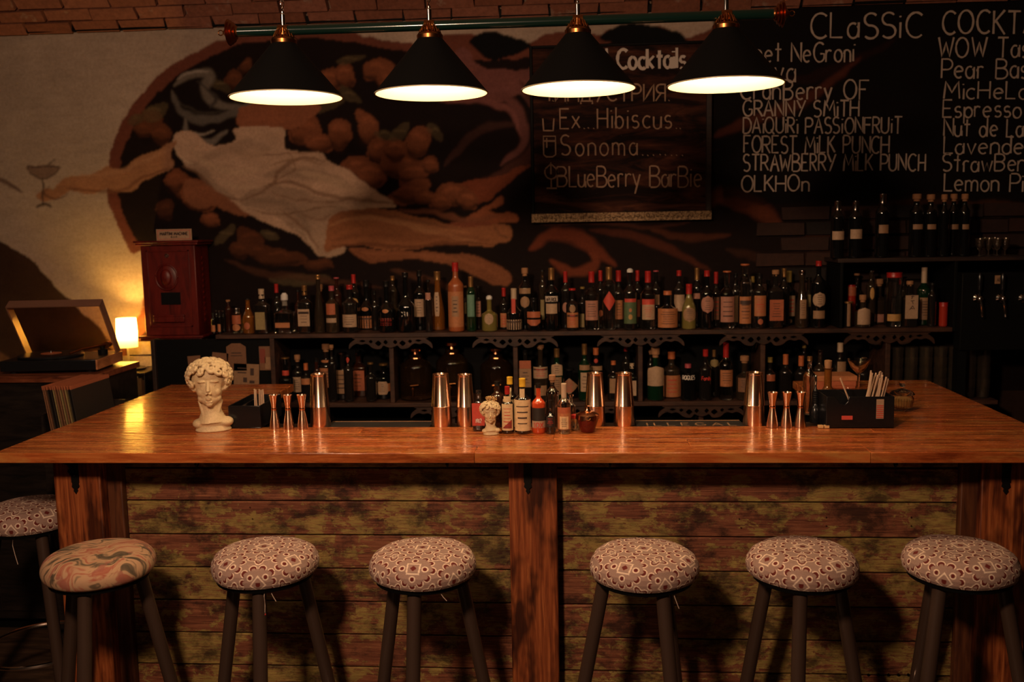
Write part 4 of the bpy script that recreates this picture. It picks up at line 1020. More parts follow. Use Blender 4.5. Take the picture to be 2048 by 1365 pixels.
UP = [
 (428,626,9,'slim','black','black',5,[('rect','orange',651,664,4,'plain')],0), (440,621,9,'slim','black','steel',3,[('rect','orange',649,664,3,'plain')],0), (434,621,9,'slim','dark','steel',3,[],1), (448,621,9,'slim','dark','steel',3,[],1),
 (458,600,13,'slim','brown','cork',5,[],1), (475,616,20,'jar','clear','steel',12,[('rect','rust',631,649,9,'plain'),('oval','orange',649,663,8)],0), (497,597,24,'slope','amber','black',4,[('oval','rust',645,660,6)],0),
 (524,578,32,'square','dark','cream',20,[('rect','olive',625,660,10,'plain')],0), (554,568,20,'std','dark','red',18,[],1), (570,586,44,'decanter','clear','glass',26,[('rect','orange',646,656,15,'plain')],0),
 (610,571,28,'square','dark','gold',20,[('rect','cream',619,653,12,'band')],0), (597,580,16,'std','brown','black',6,[],1), (637,550,22,'cone','smoke','gold',9,[],0), (642,569,18,'std','brown','cork',14,[('rect','brown',640,655,7,'plain')],2),
 (664,572,28,'std','smoke','pink',10,[('rect','rust',608,630,9,'plain'),('rect','cream',637,646,10,'plain')],0), (674,555,20,'tall','brown','pink',4,[],1), (700,570,32,'std','dark','red',9,[('rect','cream',630,655,14)],0),
 (708,549,22,'tall','dark','red',18,[('oval','gold',596,613,9)],1), (733,560,36,'bell','black','black',14,[('oval','orange',615,623,7),('rect','orange',633,657,16,'band')],0), (773,562,34,'bell','black','black',12,[('oval','orange',619,627,6),('rect','cream',634,656,15,'band')],0),
 (750,582,16,'std','dark','black',8,[],2), (786,552,18,'slim','smoke','gold',9,[('oval','gold',616,624,4)],2), (811,545,36,'bell','black','black',10,[],0,('FORTY',633,8,26)), (839,541,26,'std','black','black',12,[('rect','cream',599,634,9)],0),
 (857,560,16,'std','dark','black',6,[('rect','pink',586,600,5,'plain')],1), (875,543,28,'cone','amber','gold',18,[('octagon','cream',585,633,5,'lines')],0), (911,525,32,'tall','rust','red',18,[('rect','orange',584,655,15,'plain'),('rect','tan',593,634,7)],0),
 (930,572,16,'std','dark','cork',5,[('rect','olive',606,628,6,'plain')],2), (942,553,20,'slim','green','gold',27,[('rect','teal',590,634,7,'plain')],0), (957,572,16,'std','dark','black',6,[('rect','pink',603,634,5)],1), (979,591,32,'round','yellow','glass',14,[('oval','cream',627,650,9,'lines')],0),
 (1008,576,20,'std','dark','red',17,[('rect','orange',627,655,7)],1), (1028,577,32,'bell','black','cream',22,[('rect','red',598,640,4,'plain'),('rect','cream',640,660,15,'band')],0), (1050,536,26,'tall','black','cork',16,[('rect','tan',577,588,11,'plain'),('oval','tan',593,616,9)],1),
 (1068,596,32,'round','black','black',8,[('rect','rust',624,636,13,'plain'),('shield','rust',640,652,13)],0), (1085,540,15,'slim','smoke','black',5,[('rect','olive',600,640,4,'plain')],1), (1103,536,30,'std','black','gold',24,[('rect','white',593,604,12,'plain'),('rect','cream',608,628,11,'plain')],0,('APEROL',603,7,22)),
 (1131,543,20,'tall','dark','red',22,[('oval','pink',605,626,6)],1), (1145,577,26,'std','dark','red',6,[('oval','tan',610,626,6),('rect','orange',626,656,11,'band')],0), (1165,574,16,'std','dark','olive',6,[('rect','olive',628,655,5,'plain')],0),
 (1183,543,30,'std','clear','red',22,[('rect','pink',602,641,12)],0), (1201,541,20,'tall','dark','red',21,[('oval','rust',620,634,4)],1), (1218,534,26,'slim','clear','gold',27,[('diamond','red',583,622,14)],0), (1237,541,26,'std','dark','red',22,[('rect','orange',601,639,7)],1),
 (1260,537,28,'std','dark','glass',14,[('rect','red',598,605,11,'plain'),('rect','green',605,648,12,'plain'),('oval','orange',617,625,3),('oval','gold',629,640,4)],0), (1275,541,20,'tall','dark','red',21,[('rect','rust',600,634,4,'plain')],1),
 (1296,542,30,'std','clear','red',23,[('rect','red',599,610,12,'plain'),('rect','cream',610,640,12)],0), (1312,541,20,'tall','dark','pink',4,[('rect','tan',590,610,6,'plain')],1), (1335,582,40,'squat','black','orange',8,[('rect','orange',618,656,19)],0),
 (1358,541,24,'tall','dark','red',11,[('shield','cream',590,623,10)],1), (1378,568,28,'slope','yellow','red',20,[('oval','tan',615,645,12,'lines')],0), (1394,536,24,'tall','black','gold',24,[('rect','pink',587,598,8,'plain')],1),
 (1414,541,28,'std','black','red',12,[('oval','pink',592,627,12,'lines')],0), (1432,544,20,'std','dark','red',23,[('rect','brown',595,640,6)],1), (1454,542,30,'std','clear','orange',4,[('rect','pink',594,645,13)],0), (1471,547,18,'tall','dark','black',8,[('rect','tan',592,645,4,'plain')],1),
 (1490,528,26,'slim','clear','orange',4,[('rect','orange',594,648,11,'band')],0), (1505,553,18,'std','dark','olive',12,[],1), (1519,547,28,'tall','dark','black',10,[('rect','orange',592,633,11),('oval','rust',638,650,5)],0), (1536,560,18,'std','dark','black',8,[],2),
 (1551,540,30,'square','dark','cork',12,[('rect','rust',600,642,14)],0), (1568,537,22,'tall','dark','gold',17,[],1), (1578,542,26,'std','black','olive',22,[('rect','cream',592,633,10),('oval','tan',638,647,4)],0), (1604,541,26,'cone','smoke','steel',9,[('rect','tan',600,638,6)],0),
 (1617,555,20,'std','smoke','black',5,[('rect','olive',590,614,4,'plain')],1), (1637,522,28,'tall','black','red',10,[('oval','cream',585,615,12,'lines'),('rect','tan',622,638,11,'plain')],0)]
for d in UP:
    u, vt, wp, sh_, gl, cp, cpx, lb, row = d[:9]; tx = d[9] if len(d) > 9 else None
    bottle('upper', ZS, u, vt, wp, sh_, gl, cp, cpx, lb, row, text=(tx[0], tx[1], tx[2], tx[3], M_inkw if tx[0] != 'APEROL' else M_ink) if tx else None, group='bottles on the long upper shelf')
RT = [
 (1702,570,18,'jar','red','red',8,[('rect','rust',574,592,8,'plain')],1), (1695,603,15,'can','dark','gold',5,[('rect','tan',606,656,3,'plain')],0), (1713,547,20,'std','dark','cork',6,[],1), (1725,590,30,'round','smoke','cork',14,[('arch','cream',616,650,12)],0),  # flask's narrow full-height tan strip is copper glare painted on, not a paper label
 (1742,541,18,'slim','smoke','steel',5,[('oval','gold',575,600,4)],1), (1757,558,32,'squat','smoke','cork',14,[('rect','pink',629,645,14,'plain')],0), (1777,559,16,'std','dark','red',9,[],1), (1788,545,28,'can','clear','red',10,[('rect','gold',629,643,13)],0),
 (1808,554,14,'slim','smoke','black',4,[],1), (1819,562,28,'square','dark','cork',10,[('rect','cream',591,638,12,'plain')],0), (1848,535,26,'std','green','cream',30,[('rect','tan',596,640,10)],0), (1864,566,16,'slim','dark','black',6,[],1), (1869,604,9,'slim','clear','steel',8,[],0), (1886,605,16,'can','red','red',8,[],0)]
for d in RT:
    u, vt, wp, sh_, gl, cp, cpx, lb, row = d[:9]
    t = bottle('right', ZS, u, vt, wp, sh_, gl, cp, cpx, lb, row, group='bottles in the right-hand bay')
    if u == 1819:   # brushed characters on the label
        b = MB(); y = -placed['right'][-1][2]*.92-.0016
        for (x0_, z0_, x1_, z1_) in ((.002,.160,.004,.148),(-.004,.150,.010,.151),(.003,.150,-.002,.138),(.001,.130,.006,.112),(-.006,.128,.012,.130),(.004,.105,-.010,.085),(.004,.105,.014,.088),(-.004,.092,.008,.091)):
            b.tube([(x0_, y, z0_), (x1_, y, z1_)], .0016, 4)
        b.build('lettering', M_ink, t)
TP = [(1675,402,26,[('rect','cream',463,480,11)]), (1711,402,26,[('rect','cream',459,478,11)]), (1765,388,26,[('rect','tan',450,467,9)]), (1833,388,26,[('rect','tan',449,459,9)]), (1861,389,24,[('rect','tan',449,459,8)]), (1888,389,18,[]), (1907,388,20,[('rect','tan',449,459,8)]), (1929,388,20,[('rect','tan',449,459,6)])]
for u, vt, wp, lb in TP:
    bottle('top', ZHI, u, vt, wp, 'slim', 'black', 'steel' if u < 1800 else 'cork', 20 if u < 1800 else 14, [l+('plain',) for l in lb], 0, group='bottles on the top right shelf')
LW = [
 (572,715,30,'squat','black','gold',4,[('rect','red',743,753,13,'plain')],0), (596,710,24,'std','dark','cork',14,[('rect','cream',755,785,8)],0), (613,727,22,'std','dark','orange',14,[('rect','orange',758,770,9,'plain')],1), (634,716,20,'std','brown','black',8,[],0),
 (653,688,32,'std','dark','cork',16,[('oval','orange',721,727,9),('rect','orange',737,776,14)],0), (664,690,18,'tall','dark','cork',10,[],1), (686,705,32,'squat','dark','steel',6,[('rect','tan',741,788,15)],0), (697,709,20,'tall','dark','black',6,[('diamond','red',714,728,6)],1),
 (718,700,34,'square','brown','black',12,[('rect','rust',742,782,14)],0), (742,725,22,'std','dark','gold',6,[],0), (768,727,34,'std','black','gold',6,[('octagon','cream',764,790,11,'lines'),('rect','orange',768,784,16,'plain')],0),
 (1051,700,28,'square','dark','black',10,[('rect','rust',722,738,12,'plain'),('rect','tan',738,775,12)],0), (1081,690,30,'squat','smoke','cork',9,[('rect','cream',735,758,14,'band'),('rect','tan',772,792,12,'plain')],0), (1114,697,28,'std','green','gold',18,[('arch','cream',728,752,11,'lines'),('rect','tan',755,790,9)],0),
 (1139,737,42,'round','black','black',6,[('diamond','tan',757,790,17,'lines')],0), (1169,688,26,'std','green','gold',22,[('rect','tan',731,741,10,'plain'),('rect','cream',746,784,8)],0), (1192,696,28,'std','dark','orange',14,[('oval','red',719,728,4),('rect','tan',733,742,12,'plain')],0),
 (1227,722,24,'std','dark','orange',8,[('rect','tan',758,787,8,'plain')],0), (1252,693,20,'tall','dark','red',10,[],1), (1264,727,24,'square','black','cream',10,[('rect','cream',762,792,8,'plain')],0),
 (1301,697,16,'tall','dark','cork',12,[],1), (1311,695,34,'squat','green','cork',20,[('arch','cream',733,773,16)],0), (1343,704,36,'std','smoke','orange',14,[('rect','orange',752,796,16)],0), (1376,728,32,'std','black','pink',8,[],0,('ROGUES',760,8,26)),
 (1411,699,26,'std','dark','red',14,[],0,('Fords',761,7,18)), (1428,700,18,'tall','dark','gold',14,[('oval','olive',719,735,8)],1), (1452,685,28,'std','clear','red',30,[('rect','orange',741,774,12)],0), (1489,712,34,'squat','smoke','cork',14,[('rect','brown',757,785,14)],0),
 (1540,715,24,'std','dark','olive',10,[('rect','rust',750,763,8,'plain')],0), (1571,709,26,'std','dark','orange',20,[],0), (1602,712,26,'std','dark','orange',20,[('rect','brown',765,785,8)],0), (1608,680,20,'tall','dark','olive',16,[],1), (1640,700,26,'std','smoke','steel',10,[],0), (1680,686,28,'std','dark','cream',18,[('rect','tan',724,745,8,'plain')],0), (1727,716,24,'std','dark','cork',10,[],0)]
for d in LW:
    u, vt, wp, sh_, gl, cp, cpx, lb, row = d[:9]; tx = d[9] if len(d) > 9 else None
    bottle('lower', ZLOW, u, vt, wp, sh_, gl, cp, cpx, lb, row, text=(tx[0], tx[1], tx[2], tx[3], M_inkw if tx[0] == 'ROGUES' else M_inkr) if tx else None, group='bottles on the long lower shelf')
ORD = lambda n: ['', 'first', 'second', 'third', 'fourth', 'fifth', 'sixth', 'seventh', 'eighth', 'ninth', 'tenth'][n] if n <= 10 else '%d%s' % (n, {1: 'st', 2: 'nd', 3: 'rd'}.get(n % 10 if n not in (11, 12, 13) else 0, 'th'))
WHERE = {'upper': 'upper shelf', 'right': 'right bay', 'top': 'top shelf', 'lower': 'lower shelf'}
for key in WHERE:
    its = sorted([p for p in PLACED_LIST if p[0] == key], key=lambda p: p[1])
    for i, (sh_, u, t, gl, cp, lb, shp, lbl) in enumerate(its):
        kind = 'flask' if shp == 'can' and gl == 'dark' else {'decanter': 'square decanter', 'jar': 'jar', 'can': 'straight-sided bottle', 'round': 'round bottle', 'square': 'square bottle'}.get(shp, 'bottle')
        big = [l for l in lb if l[3]-l[2] > 8]
        lt = ('%s %s label' % (big[-1][1], {'oval': 'oval', 'diamond': 'diamond', 'rect': 'oblong', 'arch': 'arched', 'shield': 'shield', 'octagon': 'cut-corner'}[big[-1][0]])) if big else 'no label'
        t['label'] = '%s %s, %s top, %s, %s from left on %s' % (COL[gl][0], kind, CAPC[cp][0], lt, ORD(i+1), WHERE[key])
        if shp == 'can' or shp == 'decanter': pass

# three tall glass dispensers with taps on the lower shelf
M_disp = mat('amber_dispenser_glass', (.10,.05,.025), .06, 0, .9)
for i, (u, v, nm) in enumerate(((832, 694, 'left'), (905, 682, 'middle'), (993, 694, 'right'))):
    Y = 4.815; p = at(u, 760, Y); pmx = Y/FPX; h = at(u, v, Y).z-ZLOW; r = 33*pmx
    t = thing('drink_dispenser', 'tall dark glass drink dispenser with round lid and tap, %s of the three' % nm, 'dispenser', (p.x, Y, ZLOW), 0, 'glass dispensers on the lower shelf')
    b = MB(); b.lathe([(r*.8,0),(r,.008),(r,h*.62),(r*.92,h*.68),(r*.55,h*.76),(r*.42,h*.79),(r*.42,h*.86)], 28); b.build('jar', M_disp, t)
    b = MB(); b.lathe([(r*.45,0),(r*.47,h*.012),(r*.45,h*.03)], 24); b.build('collar', M_copper, t, loc=(0,0,h*.775))
    b = MB(); b.lathe([(r*.25,0),(r*.20,h*.05),(r*.42,h*.06),(r*.42,h*.105),(r*.36,h*.12),(0.001,h*.13)], 24); b.build('lid', M_copper, t, loc=(0,0,h*.865))
    tp = thing  # tap
    b = MB(); b.tube([(0,-r+.001,0),(0,-r-.022,0)], .007, 10); b.tube([(0,-r-.018,.004),(0,-r-.018,-.034)], [.007,.005], 10); b.tube([(0,-r-.014,.006),(0,-r-.014,.016)], .004, 8); b.tube([(-.012,-r-.014,.017),(.030,-r-.016,.021)], .0042, 8)
    b.build('tap', M_brass, t, loc=(0,0,h*.245))

# ------------------------------------------------------------------ things on the bar
b = MB(); b.box(XAI, XBI, YI+.001, YI+.125, ZB-.030, ZB-.0125); o = b.build('service_ledge', M_darkwood, top, bevel=.002); o.location = -Vector((0, YF, ZB))
ZM = ZB-.003
M_matmark = mat('mat_lettering', (.30,.16,.08), .6)
def barmat(u0, u1, label, marks):
    x0, x1 = at(u0, 850, 3.44).x, at(u1, 850, 3.44).x
    t = thing('bar_mat', label, 'bar mat', ((x0+x1)/2, 3.445, ZB-.0122)); w2 = (x1-x0)/2
    b = MB(); b.box(-w2, w2, -.048, .060, 0, .0088); b.build('mat', M_rubber, t, bevel=.002)
    b = MB(); b.box(-w2+.003, w2-.003, .0585, .0625, .0088, .0105); b.build('back_lip', M_matmark, t)
    for (tx, ua, ub) in marks:
        xa, xb = at(ua, 850, 3.43).x, at(ub, 850, 3.43).x
        text_mesh(tx, xb-xa, .050, .0065, lambda X, Z, off: (X+xa-t.location.x, Z-.030, .0088+off*.3), 0, .45).build('lettering', M_matmark, t)
barmat(1272, 1486, 'black rubber bar mat with brown lettering, lying right of the shakers', [('ILLEGAL', 1294, 1472)])
barmat(655, 862, 'black rubber bar mat lying behind the worktop, left of the shakers', [])
M_tin = mat('shaker_steel', (.85,.58,.42), .24, 1); M_tin.node_tree.nodes['Principled BSDF'].inputs['Anisotropic'].default_value = .8; M_tin.node_tree.nodes['Principled BSDF'].inputs['Anisotropic Rotation'].default_value = .25
def shaker(u, vt, w, label):
    Y = 3.425; x = at(u, 820, Y).x; pmx = Y*1.005/FPX; k = w/42; h = at(u, vt, Y).z-ZM
    t = thing('cocktail_shaker', label, 'shaker', (x, Y, ZM), 0, 'steel shakers along the inner bar edge'); r = .0385*k
    b = MB(); b.lathe([(r*.97,0),(r,.004),(r*.90,.40*h),(r*.895,.42*h)], 40); b.build('lower_tin', M_tin, t)
    b = MB(); b.lathe([(r*.945,.375*h),(r*.965,.38*h),(r*.965,.39*h),(r*.93,.40*h),(r*.735,.955*h),(r*.735,.965*h),(r*.75,.97*h),(r*.74,h),(r*.66,h),(r*.62,.975*h),(.0005,.972*h)], 40); b.build('upper_tin', M_tin, t)
for a in ((640,748,42,'steel cocktail shaker beside the left jiggers'),(883,748,43,'wider steel cocktail shaker of the pair left of the bitters'),(931,749,38,'narrower steel cocktail shaker, right one of the pair left of the bitters'),
          (1190,746,42,'steel cocktail shaker behind the copper-lidded bowl'),(1248,746,42,'steel cocktail shaker at the left end of the lettered bar mat'),(1508,745,43,'steel cocktail shaker beside the right jiggers')): shaker(*a)
def jigger_mesh():
    b = MB(); h = .125; pr = [(.0205,0),(.0200,.012),(.0165,.035),(.0120,.058),(.0098,.072),(.0096,.0745),(.0102,.078),(.0122,.092),(.0160,.115),(.0180,.123),(.0185,.125),(.0172,.125),(.0150,.112),(.004,.098)]
    b.lathe(pr, 32); return b.mesh('body', M_tin)
JM = jigger_mesh()
for u, vb, lb_, g_ in ((548,853,'steel jigger next to the black straw caddy','l'),(576,853,'middle one of the three steel jiggers on the left','l'),(604,853,'steel jigger touching the leftmost shaker','l'),(1545,848,'steel jigger next to the rightmost shaker','r'),(1573,848,'middle one of the three steel jiggers on the right','r'),(1601,848,'steel jigger nearest the black napkin caddy','r')):
    Y = 3.405; p = at(u, 820, Y)
    Y = 3.372; p = at(u, 820, Y); t = thing('jigger', lb_, 'jigger', (p.x, Y, ZB+.0006), 0, 'three steel jiggers on the '+('left' if g_ == 'l' else 'right')); shared('cup', JM, t)
    b = MB(); b.lathe([(.0110,.069),(.0116,.0715),(.0116,.0745),(.0110,.077)], 24); b.build('waist_band', M_copper, t)

BAR_LAB = []
def bb(u, vt, w, Y, shape, glass, cap, capx, labels, label, text=None, dsq=1.0):
    t = bottle('bar%d' % len(BAR_LAB), ZB+.0006, u, vt, w, shape, glass, cap, capx, labels, 0, label, rows=[Y], text=text, dsq=dsq, name='bitters_bottle', cat='bottle'); BAR_LAB.append(t); return t
COL['sauce'] = ('red sauce', (.48,.055,.015), .12, 0); COL['wrap'] = ('cream', (.60,.43,.27), .6, 0); COL['whisky'] = ('brown', (.16,.05,.02), .08, .5)
bb(958,781,29,3.335,'square','dark','black',8,[('rect','red',807,852,13,'plain')],'dark square bitters bottle with red label behind the small head vase', ('1912',846,8,12,M_inkw))
bb(995,763,29,3.40,'tall','whisky','black',9,[],'brown glass sauce bottle with black cap behind the small head vase')
bb(1020,754,30,3.375,'std','dark','yellow',15,[('rect','paper',776,795,4,'plain'),('rect','paper',800,855,14,'plain')],'taller yellow-capped bitters bottle, standing at the back')
bb(1015,773,26,3.285,'std','dark','red',16,[('rect','paper',794,806,7,'plain'),('rect','paper',809,862,13)],'red-capped bitters bottle with cream and maroon label')
bb(1045,757,33,3.285,'std','dark','yellow',17,[('rect','paper',779,797,5,'plain'),('rect','wrapx' if False else 'paper',801,863,16,'lines')],'front yellow-capped bitters bottle wrapped in a small-print cream label')
bb(1077,767,28,3.285,'std','sauce','black',9,[('rect','black',817,843,13,'plain'),('rect','cream',843,857,13,'plain')],'hot sauce bottle with black cap and 10X label', ('10X',856,10,20,M_inkr))
bb(1101,801,21,3.275,'squat','black','black',16,[('rect','black',834,855,8,'lines')],'tiny black dropper bottle in front of the corked clear bottle')
bb(1105,750,27,3.36,'tall','clear','cork',15,[],'clear corked bottle standing behind the tiny dropper bottle')
bb(1128,767,27,3.28,'std','clear','cream',36,[('rect','rust',816,828,13,'plain'),('rect','orange',828,860,13,'plain'),('rect','paper',834,859,9,'lines')],'clear bitters bottle with papered neck and coral label')
bb(1142,789,18,3.345,'tall','clear','steel',6,[],'small clear bottle behind the paper-necked one')
p = atz(1150, 858, ZB); 
t = thing('spice_jar', 'small glass jar with red lid left of the copper-lidded bowl', 'jar', (p.x, 3.33, ZB+.0006)); b = MB(); b.lathe([(.014,0),(.016,.004),(.016,.034),(.012,.040),(.012,.043)], 20); b.build('body', gm('clear'), t)
b = MB(); b.lathe([(.0135,0),(.0135,.012),(.011,.014)], 20); b.build('lid', cmt('red'), t, loc=(0,0,.043))
# maroon triangle on the red-capped bottle's label
rc = [o for o in BAR_LAB if 'maroon' in o['label']][0]; rr_ = placed['bar3'][0][2]
b = MB(); vs = []; 
for i in range(9):
    x = -.017+.034*i/8; a = x/(rr_+.0012); 
    vs += [((rr_+.0012)*math.sin(a), -(rr_+.0012)*math.cos(a), .020), ((rr_+.0012)*math.sin(a), -(rr_+.0012)*math.cos(a), .022+.030*i/8)]
b.add(vs, [(2*i, 2*i+2, 2*i+3, 2*i+1) for i in range(8)]); b.build('print', mat('maroon_ink', (.22,.03,.02), .6), rc)

# copper-lidded dark red bowl
p = at(1175, 840, 3.30); t = thing('glass_bowl', 'dark red glass bowl with scalloped copper collar and coiled emblem', 'bowl', (p.x, 3.30, ZB+.0006)); bwl = t
b = MB(); b.lathe([(.020,0),(.024,.002),(.033,.028),(.040,.052),(.037,.060),(.034,.058),(.030,.03),(.004,.012)], 32); b.build('bowl', mat('dark_red_glass', (.20,.02,.012), .08, 0, .5), t)
b = MB(); vs = []; n = 48
for j, (r_, z_) in enumerate(((.043,.050),(.041,.062),(.030,.070),(.014,.074),(.010,.080),(.009,.092),(.0005,.094))):
    for i in range(n):
        a = 2*PI*i/n; dz = (.006*abs(math.sin(3*a))-.006) if j == 0 else 0; vs.append((r_*math.cos(a), r_*math.sin(a), z_+dz))
b.add(vs, [(j*n+i, j*n+(i+1) % n, (j+1)*n+(i+1) % n, (j+1)*n+i) for j in range(6) for i in range(n)]); b.build('collar', M_copper, t)
b = MB(); pts = [((.002+.0008*i)*math.cos(i*.55)*1.0, -.0435-.0003*i*.0, .058+(.002+.0008*i)*math.sin(i*.55)) for i in range(12)]; b.tube(pts, .0012, 6); b.tube([(-.004,-.0435,.066),(-.005,-.0435,.074),(-.004,-.041,.080)], .0012, 6); b.build('emblem', cmt('gold'), t)

# napkin / straw caddies
def caddy(name, label, x0, x1, y0, y1, h, notch=False):
    t = thing(name, label, 'caddy', ((x0+x1)/2, (y0+y1)/2, ZB+.0006)); W = (x1-x0)/2; D = (y1-y0)/2; b = MB(); k = .004
    b.box(-W, W, -D, D, 0, k)
    if notch:
        poly = [(-W,0),(W,0),(W,h),(-W*.34,h),(-W*.36,h*.86),(-W*.46,h*.74),(-W*.60,h*.78),(-W*.70,h*.95),(-W*.78,h),(-W,h)]
        b.prism(poly, -D, -D+k); b.box(-W, W, D-k, D, k, h)
    else: b.box(-W, W, -D, -D+k, k, h); b.box(-W, W, D-k, D, k, h)
    b.box(-W, -W+k, -D+k, D-k, k, h); b.box(W-k, W, -D+k, D-k, k, h); b.box(-W*.3, -W*.3+k, -D+k, D-k, k, h*.97)
    b.build('box', M_blackgloss, t, bevel=.0015); return t
xa, xb = at(1650, 850, 3.36).x, at(1785, 850, 3.36).x
cadR = caddy('napkin_caddy', 'larger black plastic bar caddy with straws and a striped sticker', xa, xb, 3.345, 3.50, .112, True)
def sticker(par, u0, u1, v0, v1, Y, m, nm='sticker'):
    a, c = at(u0, v1, Y), at(u1, v0, Y); b = MB(); b.box(a.x, c.x, Y-.0012, Y, a.z, c.z); o = b.build(nm, m, par); o.location = -par.location; return o
sticker(cadR, 1683, 1705, 832, 840, 3.3448, mat('red_sticker', (.55,.07,.05), .5)); st_ = sticker(cadR, 1752, 1768, 799, 838, 3.3448, lmt('cream'))
a, c = at(1752, 838, 3.344), at(1768, 799, 3.344); b = MB()
for k in range(7): zz = a.z+(c.z-a.z)*(.05+.10*k); b.box(a.x+.001, c.x-.001, 3.3428, 3.3436, zz, zz+.0026)
o = b.build('print', M_inkr, st_); o['kind'] = 'stuff'
xa, xb = at(468, 850, 3.41).x, at(529, 850, 3.41).x
cadL = caddy('straw_caddy', 'smaller black plastic caddy with a few straws beside the white bust', xa-.004, xb, 3.37, 3.62, .085)
M_straw = mat('pale_straw', (.62,.42,.28), .35, 0, .25)
def straw(x, y, z, ax, ay, L, g_, label, m=M_straw):
    t = thing('straw', label, 'straw', (x, y, z), 0, g_); b = MB(); d = Vector((math.sin(R(ax)), math.sin(R(ay)), 1)).normalized()
    b.tube([(0,0,0), d*L], .0030, 8); b.build('tube', m, t)
cx, cy, cz = cadR.location
for i in range(20):
    k = i-10; x = cx+.022+.0052*(i % 10)+random.uniform(-.002,.002); y = cy-.045+.030*(i//10)+random.uniform(-.012,.012)
    straw(x-.004, y, cz+.0075, random.uniform(6, 15), random.uniform(-2, 6), random.uniform(.165, .19), 'straws standing in the napkin caddy', 'pale drinking straw leaning right in the larger black caddy')
straw(cx+.004, cy-.05, cz+.0075, -24, 0, .18, None, 'pale drinking straw leaning left in the larger black caddy')
cx, cy, cz = cadL.location
for i in range(8):
    x = cx+.004+.0058*i; straw(x, cy-.02+random.uniform(-.02,.02), cz+.0075, random.uniform(-2, 3), random.uniform(-3, 3), random.uniform(.118, .124), 'straws standing in the straw caddy', 'pale drinking straw in the smaller black caddy')
# small wooden blocks under the right edge
for u, lb_ in ((1652, 'pale wooden block between jigger and napkin caddy, left one'), (1664, 'pale wooden block touching the napkin caddy')):
    p = atz(u-3, 853, ZB); t = thing('wooden_block', lb_, 'block', (at(u-4, 850, 3.352).x-.012, 3.352, ZB+.0006)); b = MB(); b.box(-.0085,.0085,-.008,.008,0,.010); b.build('block', mat('pale_wood', (.55,.33,.14), .6), t, bevel=.001)

# cluster on the right wing
bb(1619,713,24,3.60,'tall','clear','gold',9,[],'tall clear bottle with flat gold cap behind the right jiggers')
t = thing('pepper_mill', 'black ribbed dasher bottle with steel tip left of the napkin caddy', 'bottle', (at(1631, 800, 3.46).x, 3.46, ZM+.0006)); 
pr = [(.019,0),(.021,.004),(.021,.045),(.014,.060),(.0085,.070)]
for k in range(6): z = .072+k*.008; pr += [(.0085,z),(.0105,z+.002),(.0105,z+.005),(.0085,z+.007)]
b = MB(); b.lathe(pr+[(.004,.126),(.003,.14)], 20); b.build('body', M_blackgloss, t); b = MB(); b.lathe([(.0032,.138),(.0045,.142),(.0045,.170),(.002,.175)], 12); b.build('spout', M_chrome, t); t.name = 'dasher_bottle'
def lathe_thing(nm, label, cat, u, Y, z, parts, group=None):
    t = thing(nm, label, cat, (at(u, 800, Y).x, Y, z+.0006), 0, group)
    for pn, pr, m in parts: b = MB(); b.lathe(pr, 28, caps=True); b.build(pn, m, t)
    return t
lathe_thing('decanter', 'amber glass decanter with cork stopper behind the napkin caddy', 'decanter', 1655, 3.64, ZB, [
  ('body', [(.045,0),(.052,.006),(.055,.03),(.045,.060),(.022,.085),(.014,.10),(.0135,.165),(.018,.170)], gm('amber')), ('stopper', [(.012,.168),(.014,.185),(.014,.198),(.010,.200)], cmt('cork'))])
lathe_thing('glass_bowl', 'clear glass garnish bowl standing behind the napkin caddy', 'bowl', 1692, 3.80, ZB, [('bowl', [(.030,0),(.034,.003),(.055,.035),(.060,.065),(.058,.066),(.052,.036),(.030,.008),(.001,.007)], M_glass)])
for i, (dx, dy, dz) in enumerate(((-.018,0,.022),(.016,.008,.022),(0,-.018,.024))):
    t = thing('lime', 'olive green lime in the clear garnish bowl', 'fruit', (at(1692,800,3.80).x+dx, 3.80+dy, ZB+dz+.003), 0, 'limes in the garnish bowl'); b = MB(); b.sphere((0,0,0), .0145, 14, 10, (1.15,1,1)); b.build('rind', mat('lime_rind', (.16,.16,.02), .4), t)
lathe_thing('coupe_glass', 'footed crystal coupe glass rising behind the straws of the larger caddy', 'glass', 1716, 3.90, ZB, [('glass', [(.034,0),(.033,.003),(.006,.008),(.0045,.06),(.006,.105),(.030,.130),(.046,.165),(.045,.166),(.028,.133),(.001,.112)], M_glass)])
lathe_thing('tumbler', 'heavy cut tumbler between decanter and coupe glass', 'glass', 1738, 3.62, ZB, [('glass', [(.028,0),(.030,.003),(.034,.085),(.032,.085),(.028,.014),(.001,.012)], M_glass)])
xx = at(1665, 760, 4.18); t = thing('cardboard_box', 'flat orange cardboard box at the back of the right bar wing', 'box', (xx.x, 4.18, ZB+.0006)); b = MB(); b.box(-.085,.085,-.06,.06,0,.055); b.build('carton', lmt('rust'), t, bevel=.002); b = MB(); b.box(-.088,.088,-.063,.063,.040,.062); b.build('lid', lmt('orange'), t, bevel=.002)
t = lathe_thing('sugar_bowl', 'ribbed glass sugar bowl with knobbed lid on the right bar wing', 'sugar bowl', 1804, 3.66, ZB+.010, [
  ('bowl', [(.026,0),(.036,.006),(.041,.022),(.041,.040),(.036,.052),(.035,.052),(.038,.038),(.036,.012),(.001,.006)], M_glass), ('sugar', [(.024,.007),(.034,.014),(.036,.034),(.001,.036)], mat('brown_sugar', (.62,.36,.13), .8)),
  ('lid', [(.044,.053),(.046,.055),(.038,.064),(.018,.072),(.006,.076),(.005,.082),(.011,.088),(.013,.097),(.008,.104),(.001,.106)], M_glass)])
for k in range(3): b = MB(); a = R(-90+120*k); b.sphere((.026*math.cos(a), .026*math.sin(a), -.003), .0065, 10, 8); b.build('foot', M_glass, t)
b = MB()
